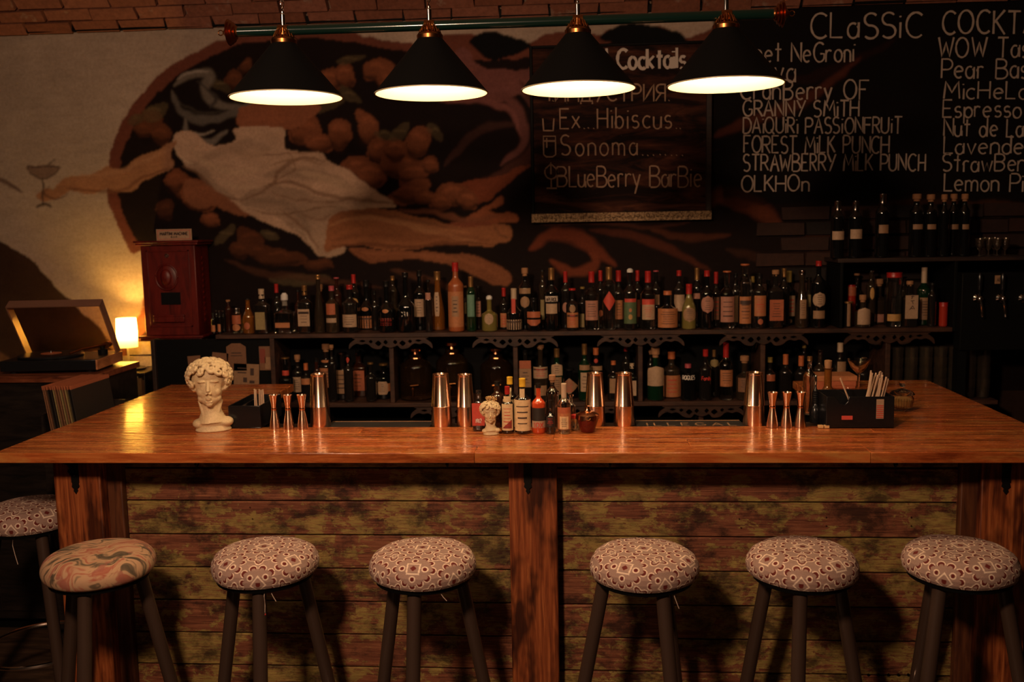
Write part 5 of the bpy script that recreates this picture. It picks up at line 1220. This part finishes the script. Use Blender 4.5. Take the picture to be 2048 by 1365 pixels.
for k in range(26):
    a = 2*PI*k/26; b.tube([(.0368*math.cos(a), .0368*math.sin(a), .008), (.0418*math.cos(a), .0418*math.sin(a), .024), (.0415*math.cos(a), .0415*math.sin(a), .042)], .0011, 4)
b.build('ribs', M_glass, t)['kind'] = 'stuff'

# ------------------------------------------------------------------ curly-haired bust (big) and its small sister
def bust_mesh(vox):
    rnd = random.Random(5); b = MB(); E_ = lambda c, r: b.sphere(c, 1, 24, 16, r)
    E_((0,.05,.72), (.245,.255,.245)); E_((0,-.05,.60), (.175,.165,.225)); E_((0,-.075,.455), (.118,.125,.105)); E_((0,-.172,.392), (.046,.040,.038))
    for s_ in (-1, 1):
        E_((s_*.092,-.105,.555), (.066,.085,.075)); E_((s_*.075,-.178,.700), (.068,.040,.020)); E_((s_*.069,-.176,.655), (.034,.026,.021))
        E_((s_*.026,-.232,.540), (.018,.022,.015)); E_((s_*.178,0,.60), (.022,.05,.062)); E_((s_*.105,-.06,.46), (.05,.09,.06))
        b.tube([(s_*.108,-.165,.652),(s_*.085,-.193,.668),(s_*.055,-.196,.667),(s_*.036,-.185,.652)], .0075, 8); b.tube([(s_*.104,-.165,.645),(s_*.075,-.193,.637),(s_*.042,-.187,.645)], .006, 8)
        b.tube([(s_*.14,.02,.42),(s_*.06,-.10,.12)], [.030,.026], 10)
    E_((0,-.095,.755), (.155,.115,.11))
    b.tube([(0,-.190,.705),(0,-.215,.64),(0,-.245,.570),(0,-.238,.548)], [.019,.021,.028,.020], 12)
    E_((0,-.214,.480), (.046,.022,.011)); E_((0,-.210,.459), (.038,.022,.012)); E_((0,-.195,.425), (.05,.02,.012))
    b.tube([(0,.05,.52),(0,.035,.36),(.005,.03,.24),(.01,.03,.12)], [.135,.135,.145,.20], 24)
    E_((.02,.02,.115), (.235,.155,.085)); E_((.19,.0,.115), (.10,.12,.070)); E_((-.15,.02,.10), (.10,.12,.07))
    b.lathe([(.235,.0),(.24,.012),(.21,.06),(.18,.11)], 40, c=(.02,.02,0), sy=.72)
    for i in range(88):      # locks of hair: little spiral curls over the skull
        ga = PI*(3-math.sqrt(5)); zz = 1-(i+.5)/88*1.75; rr = math.sqrt(max(0, 1-zz*zz)); a = i*ga
        n_ = Vector((rr*math.cos(a), rr*math.sin(a), zz))
        p = Vector((n_.x*(.272+.02*n_.z), .04+n_.y*.275, .735+n_.z*.225))
        if n_.y < -.30 and n_.z < .34 and abs(n_.x) < .74: continue
        if n_.z < -.35 and n_.y < .1 and abs(n_.x) < .7: continue
        t1 = n_.cross(Vector((rnd.uniform(-.4,.4), rnd.uniform(-.4,.4), 1))).normalized(); t2 = n_.cross(t1); R0 = rnd.uniform(.046, .060); ph = rnd.uniform(0, 6.28); sg = rnd.choice((-1, 1)); pts = []
        for k in range(11):
            q_ = ph+sg*k*.72; r_ = R0*(1-k*.075); pts.append(p+t1*math.cos(q_)*r_+t2*math.sin(q_)*r_+n_*(.010+.0025*k))
        b.tube(pts, [.016+.011*math.sin(PI*min(1, (k+1)/9)) for k in range(11)], 7)
    me_ = b.mesh('tmp', M_white); ob = bpy.data.objects.new('tmp', me_); C.objects.link(ob)
    m_ = ob.modifiers.new('r', 'REMESH'); m_.mode = 'VOXEL'; m_.voxel_size = vox; m_.use_smooth_shade = True
    sm = ob.modifiers.new('s', 'SMOOTH'); sm.iterations = 2; sm.factor = .5
    dg = bpy.context.evaluated_depsgraph_get(); out = bpy.data.meshes.new_from_object(ob.evaluated_get(dg)); bpy.data.objects.remove(ob)
    return out
BM1 = bust_mesh(.0085); BM1.name = 'head_and_neck'
p = at(424, 860, 3.34); t = thing('head_planter', 'large white curly-haired plaster bust at the left end of the bar', 'bust', (p.x, 3.34, ZB+.0006), R(16))
o = shared('figure', BM1, t); hB = at(424, 716, 3.34).z-ZB; o.scale = (hB/1.0, hB/1.0, hB/1.0)
p = at(981, 860, 3.262); t = thing('head_vase', 'small pale plaster head vase filled with curled wood shavings', 'bust', (p.x, 3.262, ZB+.0006), R(8)); hs = .120
o = shared('figure', BM1, t); o.scale = (hs, hs, hs)
t2_ = thing('shavings', 'curled pale wood shavings heaped on top of the small head vase', 'shavings', (p.x, 3.268, ZB+hs*.985)); b = MB(); rnd = random.Random(3)
for i in range(26):
    a = rnd.uniform(0, 6.28); r_ = rnd.uniform(.002, .020); c0 = Vector((r_*math.cos(a), r_*math.sin(a)*.8, rnd.uniform(-.002, .006))); R0 = rnd.uniform(.004, .008); ax = Vector((rnd.uniform(-1,1), rnd.uniform(-1,1), rnd.uniform(-.3,.6))).normalized(); t1 = ax.orthogonal().normalized(); tt = ax.cross(t1)
    pts = [c0+Vector((0,0,.004))+t1*math.cos(k*.6)*R0*(1-.04*k)+tt*math.sin(k*.6)*R0*(1-.04*k)+ax*.001*k for k in range(12)]; b.tube(pts, .0011, 4)
o = b.build('curls', mat('wood_shaving', (.50,.30,.12), .7), t2_); o['kind'] = 'stuff'; 

# ------------------------------------------------------------------ wall cabinet with lamp-lit mahogany and name plate
YC = 4.80; ca_, cb_ = at(291, 672, YC), at(388, 490, YC); W = (cb_.x-ca_.x); H = cb_.z-ca_.z; D = YW-YC-.02
t = thing('wall_cabinet', 'dark red wooden dispensing cabinet with a round lock, relief medallion and black window', 'cabinet', ((ca_.x+cb_.x)/2, YW-.016, ca_.z)); y0 = -D; y1 = 0; hw = W/2; cab = t
b = MB(); b.box(-hw, hw, y0, y1, 0, H); b.build('body', M_cab, t, bevel=.004)
b = MB(); b.box(-hw-.018, hw+.022, y0-.018, y1, H, H+.012); b.box(-hw-.026, hw+.030, y0-.026, y1, H+.012, H+.024); b.build('cornice', M_cab, t, bevel=.003)
b = MB(); b.box(-hw-.030, hw+.030, y0-.030, y1, -.012, 0); b.box(-hw-.020, hw+.020, y0-.020, y1, -.026, -.012); b.build('ledge', M_cab, t, bevel=.003)
def cxz(u, v): q_ = at(u, v, YC); return q_.x-t.location.x, q_.z-t.location.z
b = MB(); x0_, z0_ = cxz(301, 655); x1_, z1_ = cxz(377, 500)
for (a0, a1, c0, c1) in ((x0_, x1_, z0_, z0_+.008), (x0_, x1_, z1_-.008, z1_), (x0_, x0_+.008, z0_, z1_), (x1_-.008, x1_, z0_, z1_)): b.box(a0, a1, y0-.005, y0, c0, c1)
b.build('door_frame', M_cab, t, bevel=.001)
x, z = cxz(333, 512); b = MB(); b.tube([(x+.009*math.cos(2*PI*i/20), y0-.003, z+.009*math.sin(2*PI*i/20)) for i in range(20)], .0026, 8, closed=True); b.sphere((x, y0-.002, z), .0045, 10, 6); b.build('lock', M_chrome, t)
x, z = cxz(333, 555); b = MB(); b.sphere((x, y0, z), 1, 28, 16, (.058,.012,.066)); b.sphere((x, y0-.010, z), 1, 20, 12, (.030,.014,.042)); b.sphere((x, y0-.018, z-.006), 1, 10, 8, (.008,.010,.016)); b.tube([(x+.058*math.cos(2*PI*i/30), y0-.004, z+.066*math.sin(2*PI*i/30)) for i in range(30)], .005, 8, closed=True); b.build('medallion', M_cab, t)
x0_, z0_ = cxz(323, 610); x1_, z1_ = cxz(360, 585); b = MB(); b.box(x0_, x1_, y0-.004, y0+.002, z0_, z1_); b.build('window', M_blackgloss, t)
x0_, z0_ = cxz(309, 634); x1_, z1_ = cxz(370, 628); b = MB(); b.box(x0_, x1_, y0-.018, y0, z0_, z0_+.010); b.box(x0_, x1_, y0-.018, y0-.014, z0_-.028, z0_); b.build('tray', M_cab, t, bevel=.002)
b = MB(); b.box(-hw, -hw+.004, 0, 0, 0, 0)
b = MB(); x = hw+.001
for k in range(12): b.sphere((x, (y0+y1)/2, .07+k*(H-.14)/11), 1, 8, 6, (.003,.018,.010))
b.build('side_carving', M_cab, t)['kind'] = 'stuff'
a, c = at(315, 486, YC), at(384, 462, YC)
sg = thing('name_plate', 'cream name plate standing on top of the dark red wall cabinet', 'sign', ((a.x+c.x)/2, YC-.005, cab.location.z+H+.0245)); w2 = (c.x-a.x)/2; hh = c.z-a.z
b = MB(); b.box(-w2, w2, -.004, .004, 0, hh); b.build('plate', lmt('cream'), sg, bevel=.001)
b = MB()
for (a0, a1, c0, c1) in ((-w2*.92, w2*.92, hh*.10, hh*.13), (-w2*.92, w2*.92, hh*.87, hh*.90), (-w2*.92, -w2*.90, hh*.10, hh*.90), (w2*.90, w2*.92, hh*.10, hh*.90)): b.box(a0, a1, -.0048, -.004, c0, c1)
b.build('border', M_inkr, sg)
text_mesh('MARTINI MACHINE', w2*1.56, hh*.26, .0048, lambda X, Z, off: (X-w2*.78, -.0044-off*.3, Z+hh*.46), 0, .22).build('lettering', M_ink, sg)
text_mesh('BAR', w2*.35, hh*.12, .0024, lambda X, Z, off: (X-w2*.17, -.0044-off*.3, Z+hh*.24), 0, .3).build('lettering', M_ink, sg).hide_render = False

# ------------------------------------------------------------------ cards pinned under the shelf on the left
ubox('panel', xll, ups[0], YS0+.02, YS0+.03, ZLOW, ZS-.0225, M_black)
def card(u0, v0, u1, v1, key, label, rot=0, arch=False, prints=()):
    Y = YS0+.0185; a, c = at(u0, v1, Y), at(u1, v0, Y); t = thing('card', label, 'card', ((a.x+c.x)/2, Y, (a.z+c.z)/2), 0, None); t.rotation_euler = (0, R(rot), 0); w2, h2 = (c.x-a.x)/2, (c.z-a.z)/2
    poly = [(-w2,-h2),(w2,-h2),(w2,h2),(-w2,h2)] if not arch else [(-w2,-h2),(w2,-h2),(w2,h2*.75),(w2*.45,h2),(-w2*.45,h2),(-w2,h2*.75)]
    b = MB(); b.prism(poly, -.0012, .0012); b.build('paper', lmt(key), t)
    for (px_, pz_, sx, sz, m) in prints: b = MB(); b.box((px_-sx)*w2, (px_+sx)*w2, -.0018, -.0012, (pz_-sz)*h2, (pz_+sz)*h2); b.build('print', m, t)
card(455,687,491,742,'brown','tan arch-topped card pinned under the upper shelf',0,True,[(0,.3,.5,.04,M_ink),(0,.1,.6,.03,M_ink)])
card(469,728,517,776,'tan','square printed card leaning below the arch-topped card',3,False,[(-.35,.62,.35,.05,M_ink),(-.35,.25,.35,.05,M_ink),(.45,.35,.14,.3,M_ink),(-.1,-.35,.15,.2,M_ink),(.45,-.5,.2,.12,M_ink)])
card(379,712,402,760,'brown','plain tan card half hidden behind the white bust',-4)
card(425,706,455,745,'brown','tilted tan card behind the top of the bust',6)
card(520,693,545,741,'brown','narrow collage card pinned beside the leftmost upright',0,False,[(-.5,.2,.4,.6,mat('faded_red_print', (.20,.04,.025), .7)),(.3,-.4,.5,.5,lmt('tan'))])

# ------------------------------------------------------------------ record corner on the left
M_cabblack = m_simplewood('ebonised_wood', (.006,.005,.004), (.014,.010,.008), (.022,.016,.012), rough=.35)
yb0, yb1 = 4.03, 4.40
xt0, xt1 = at(2, 735, 4.1).x, at(198, 735, 4.1).x; zt = at(110, 748, 4.05).z; print('turntable', xt0, xt1, zt)
t = thing('record_cabinet', 'long black cabinet under the turntable left of the bar', 'cabinet', ((XL+.3+xt1)/2, 4.2, 0)); hw = (xt1-XL-.3)/2+.01
b = MB(); b.box(-hw, hw, -.20, .24, .06, zt-.030); b.build('carcass', M_cabblack, t, bevel=.003); b = MB(); b.box(-hw-.01, hw+.012, -.215, .25, zt-.030, zt-.002); b.build('top_board', m_simplewood('reddish_board', (.06,.015,.008), (.16,.045,.02), (.26,.08,.035), (3,12,12), .3), t, bevel=.003)
for k in range(4): b = MB(); x = -hw+.02+k*(2*hw-.04)/4; b.box(x+.005, x+(2*hw-.04)/4-.005, -.206, -.2, .10, zt-.05); b.build('door', M_cabblack, t, bevel=.002)
b = MB(); b.box(-hw+.02, hw-.02, -.16, .2, 0, .06); b.build('plinth', M_black, t)
tt = thing('turntable', 'black record player with open clear lid on the black cabinet', 'turntable', ((xt0+xt1)/2, 4.21, zt-.0015), R(6)); w2 = .215
b = MB(); b.box(-w2, w2, -.15, .15, .012, .060); b.build('plinth', M_blackgloss, tt, bevel=.004)
b = MB(); b.box(w2-.004, w2+.004, -.15, .15, .014, .058); b.build('side_trim', m_simplewood('warm_side_wood', (.2,.07,.03), (.36,.14,.06), (.5,.22,.1), (8,3,8), .35), tt)
for sx in (-1, 1):
    for sy in (-1, 1): b = MB(); b.lathe([(.016,0),(.018,.003),(.018,.0125)], 14, c=(sx*.17, sy*.11, 0)); b.build('foot', M_rubber, tt)
b = MB(); b.lathe([(.138,.060),(.142,.063),(.142,.070),(.138,.073),(.05,.074),(.002,.074)], 40, c=(-.05,0,0)); b.build('platter', M_blackgloss, tt)
b = MB(); b.lathe([(.045,.0745),(.045,.0755),(.001,.0757)], 24, c=(-.05,0,0)); b.build('record_label', lmt('rust'), tt); b = MB(); b.lathe([(.003,.075),(.003,.085),(.001,.087)], 10, c=(-.05,0,0)); b.build('spindle', M_chrome, tt)
b = MB(); b.tube([(.075,-.09,.082),(.10,-.02,.092),(.155,.075,.098),(.165,.09,.098)], .0045, 8); b.build('tonearm', M_brass, tt)
b = MB(); b.lathe([(.016,0),(.016,.03)], 18); b.v = [(x+.168, y*.0+z+.095, x*0+.098+y) for x, y, z in b.v]; b.build('counterweight', M_brass, tt); b = MB(); b.lathe([(.022,.060),(.022,.078),(.010,.082),(.010,.092)], 18, c=(.155,.08,0)); b.build('arm_pivot', M_black, tt)
M_lid = mat('smoked_acrylic', (.85,.62,.50), .04, 0, 1, ior=1.1)
M_lidedge = mat('acrylic_edge', (.20,.10,.07), .2, 0, .3)
b = MB(); b.box(-w2+.005, w2-.005, -.002, .002, 0, .31); b.build('lid_top', M_lid, tt, loc=(0,.150,.062), rot=(R(34),0,0))
b = MB()
for (x0_, x1_, z0_, z1_) in ((-w2+.003, w2-.003, .308, .313), (w2-.008, w2-.003, 0, .31), (-w2+.003, -w2+.008, 0, .31)): b.box(x0_, x1_, -.045, .003, z0_, z1_)
b.build('lid_rim', M_lidedge, tt, loc=(0,.150,.062), rot=(R(34),0,0))
# crate of records beside the bar
cr = thing('record_crate', 'black open crate holding leaning record sleeves beside the left bar end', 'crate', (-2.085, 3.80, 0)); zc = .885
b = MB(); b.box(-.10, .10, -.17, .17, 0, zc-.02); b.build('stand', M_cabblack, cr, bevel=.003)
b = MB(); b.box(-.10, .10, -.17, .17, zc-.02, zc); b.box(-.10,-.09,-.17,.17, zc, zc+.20); b.box(.09,.10,-.17,.17, zc, zc+.12); b.box(-.09,.09,.158,.17, zc, zc+.20); b.build('crate', M_cabblack, cr)
sl = MB(); sl.box(-.0018,.0018,-.155,.155,0,.312); SLM = []
for cm_ in ('brown', 'black', 'black', 'olive', 'black'): me_ = sl.mesh('sleeve', lmt(cm_), False); SLM.append(me_)
me_p = MB(); me_p.box(-.0026,.0026,-.156,.156,.300,.316); M_poly = mat('clear_sleeve_plastic', (.50,.16,.08), .12, 0, .4); mep = me_p.mesh('plastic_edge', M_poly, False)
for k in range(12):
    x = -2.085-.045+.0105*k; t = thing('record_sleeve', 'record sleeve standing on edge in the black crate', 'record', (x, 3.79, zc+.002), 0, 'record sleeves in the crate'); t.rotation_euler = (0, R(-8+random.uniform(-.5,.5)), 0)
    shared('sleeve', SLM[random.randrange(5) if k < 11 else 1], t); shared('plastic_edge', mep, t)
# box with table lamp
Yl = 4.86; xl_ = at(260, 733, Yl).x; zl_ = at(260, 739, Yl).z
bx = thing('album_box', 'black shelf box with cream-spined albums under the small lamp', 'box', (xl_+.0, Yl, 0)); z0b = zl_
b = MB(); b.box(-.15, .135, -.12, .12, 0, zl_-.016); b.build('carcass', M_cabblack, bx, bevel=.003); b = MB(); b.box(-.16, .14, -.13, .125, zl_-.016, zl_-.001); b.build('top_board', M_cabblack, bx, bevel=.003)
for k, (dx, w_, cl) in enumerate(((.090,.020,'cream'),(.111,.018,'tan'),(.127,.010,'brown'))):
    b = MB(); b.box(dx-w_/2, dx+w_/2, -.128, -.121, zl_-.17, zl_-.020-.01*k); b.build('album_spine', lmt(cl), bx)
tr = thing('round_tray', 'small black round tray under the lit table lamp', 'tray', (xl_, Yl-.01, zl_)); b = MB(); b.lathe([(.070,0),(.085,.004),(.088,.010),(.084,.010),(.078,.006),(.001,.005)], 36); b.build('dish', M_blackgloss, tr)
t = thing('table_lamp', 'small lit table lamp with glowing cylindrical shade', 'lamp', (xl_, Yl-.01, zl_+.0055)); pmx = Yl/FPX
sh0, sh1 = at(260, 694, Yl).z-zl_-.0055, at(260, 636, Yl).z-zl_-.0055; rsh = 21*pmx
M_lampw = mat('lamp_white', (.75,.62,.35), .4)
b = MB(); b.lathe([(.044,0),(.045,.004),(.030,.007),(.006,.010)], 28); b.build('base', M_lampw, t); b = MB(); b.lathe([(.0055,.009),(.0055,sh0+.01)], 12); b.build('stem', M_lampw, t)
M_shade = bpy.data.materials.new('lit_shade'); M_shade.use_nodes = True; q = N(M_shade); q.b.inputs['Base Color'].default_value = (.85,.80,.62,1)
tr_ = q.n('ShaderNodeBsdfTranslucent'); tr_.inputs[0].default_value = (1.0,.90,.52,1); mx = q.n('ShaderNodeMixShader'); mx.inputs[0].default_value = .75; q.l(q.b.outputs[0], mx.inputs[1]); q.l(tr_.outputs[0], mx.inputs[2]); q.l(mx.outputs[0], M_shade.node_tree.nodes['Material Output'].inputs[0])
b = MB(); b.lathe([(rsh*.96,sh0),(rsh*1.0,sh0+(sh1-sh0)*.5),(rsh*.94,sh1)], 40, caps=False); o = b.build('lamp_shade', M_shade, t)
b = MB(); b.sphere((0,0,(sh0+sh1)/2), .016, 14, 10); b.build('bulb', M_bulb, t)
l = bpy.data.lights.new('table_bulb_light', 'POINT'); l.energy = TABLE; l.color = (1.0,.55,.11); l.shadow_soft_size = .018; lo = bpy.data.objects.new('table_bulb_light', l); C.objects.link(lo); lo.location = t.location+Vector((0,0,(sh0+sh1)/2+.03))

# ------------------------------------------------------------------ right side: stacked glasses, taps, top-shelf stemware
b = MB(); b.lathe([(.026,0),(.027,.002),(.0335,.098),(.0320,.098),(.0255,.008),(.001,.007)], 18); M_glass2 = mat('cloudy_glass', (.70,.60,.48), .06, 0, .98, coat=1.0); GL = b.mesh('tumbler_body', M_glass2)
for i, u in enumerate((1792,1821,1850,1879,1908,1937,1966)):
    p = at(u, 760, 4.775)
    for k in range(4):
        t = thing('tumbler', 'clear tumbler in the nested stacks, stack %s from left, %s' % (ORD(i+1), ['bottom', 'second up', 'third up', 'topmost'][k]), 'glass', (p.x, 4.775, ZLOW+.0006+k*.052), 0, 'nested tumblers on the lower shelf'); shared('glass', GL, t)
tx0, tx1 = at(1918, 640, 4.66).x, at(2048, 640, 4.66).x+.12; tz0, tz1 = at(1990, 700, 4.66).z, at(1990, 545, 4.66).z
t = thing('tap_tower', 'black beer tap panel right of the bottle shelves', 'beer taps', ((tx0+tx1)/2, 4.66, 0)); hw = (tx1-tx0)/2
b = MB(); b.box(-hw, hw, -.02, .06, tz0, tz1); b.build('panel', M_black, t, bevel=.004)
for sx in (-1, 1): b = MB(); b.box(sx*(hw-.02)-.02, sx*(hw-.02)+.02, .0, .06, 0, tz0); b.build('leg', M_black, t)
b = MB(); b.lathe([(.020,0),(.021,.008),(.012,.014),(.010,.030)], 16); b.v = [(x, -.02-z, y) for x, y, z in b.v]; b.sphere((0,-.056,0), .0145, 16, 12); FC = b.mesh('faucet', M_chrome)
b = MB(); b.tube([(0,-.060,-.008),(.004,-.066,-.035),(.008,-.068,-.085)], [.008,.0065,.0055], 10); SP = b.mesh('spout', M_chrome)
b = MB(); b.tube([(0,-.056,.012),(-.001,-.050,.034)], .0045, 8); b.lathe([(.006,0),(.011,.01),(.012,.07),(.007,.085),(.001,.088)], 14, c=(-.001,-.048,.034)); HD = b.mesh('tap_handle', M_blackgloss)
for u in (1961, 2007, 2053):
    q_ = at(u, 598, 4.60); 
    for nm, me_ in (('faucet', FC), ('spout', SP), ('tap_handle', HD)): shared(nm, me_, t, (q_.x-t.location.x, 0, q_.z))
a, c = at(1990, 568, 4.635), at(2012, 551, 4.635); tg = thing('tag', 'cream paper tag clipped above the second beer tap', 'tag', ((a.x+c.x)/2, 4.6385, (a.z+c.z)/2)); w2, h2 = (c.x-a.x)/2, (c.z-a.z)/2
b = MB(); b.box(-w2, w2, -.001, .001, -h2, h2); b.build('paper', lmt('tan'), tg); text_mesh('APA', w2*1.2, h2*.9, .003, lambda X, Z, off: (X-w2*.6, -.0012-off*.2, Z-h2*.5), 0, .2).build('lettering', M_ink, tg)
b = MB(); b.lathe([(.018,0),(.018,.002),(.0035,.006),(.003,.025),(.010,.032),(.019,.052),(.021,.085),(.0198,.085),(.017,.053),(.001,.034)], 18); CG = b.mesh('stemmed_bowl', M_glass2)
for i, (u, y) in enumerate(((1959,4.76),(1977,4.80),(1994,4.755),(2010,4.80),(1968,4.87),(1988,4.89))):
    p = at(u, 500, y); t = thing('cordial_glass', 'small stemmed glass on the top right shelf, %s from left' % ORD([1,3,5,6,2,4][i]), 'glass', (p.x, y, ZHI+.0006), 0, 'stemmed glasses on the top right shelf'); shared('glass', CG, t)
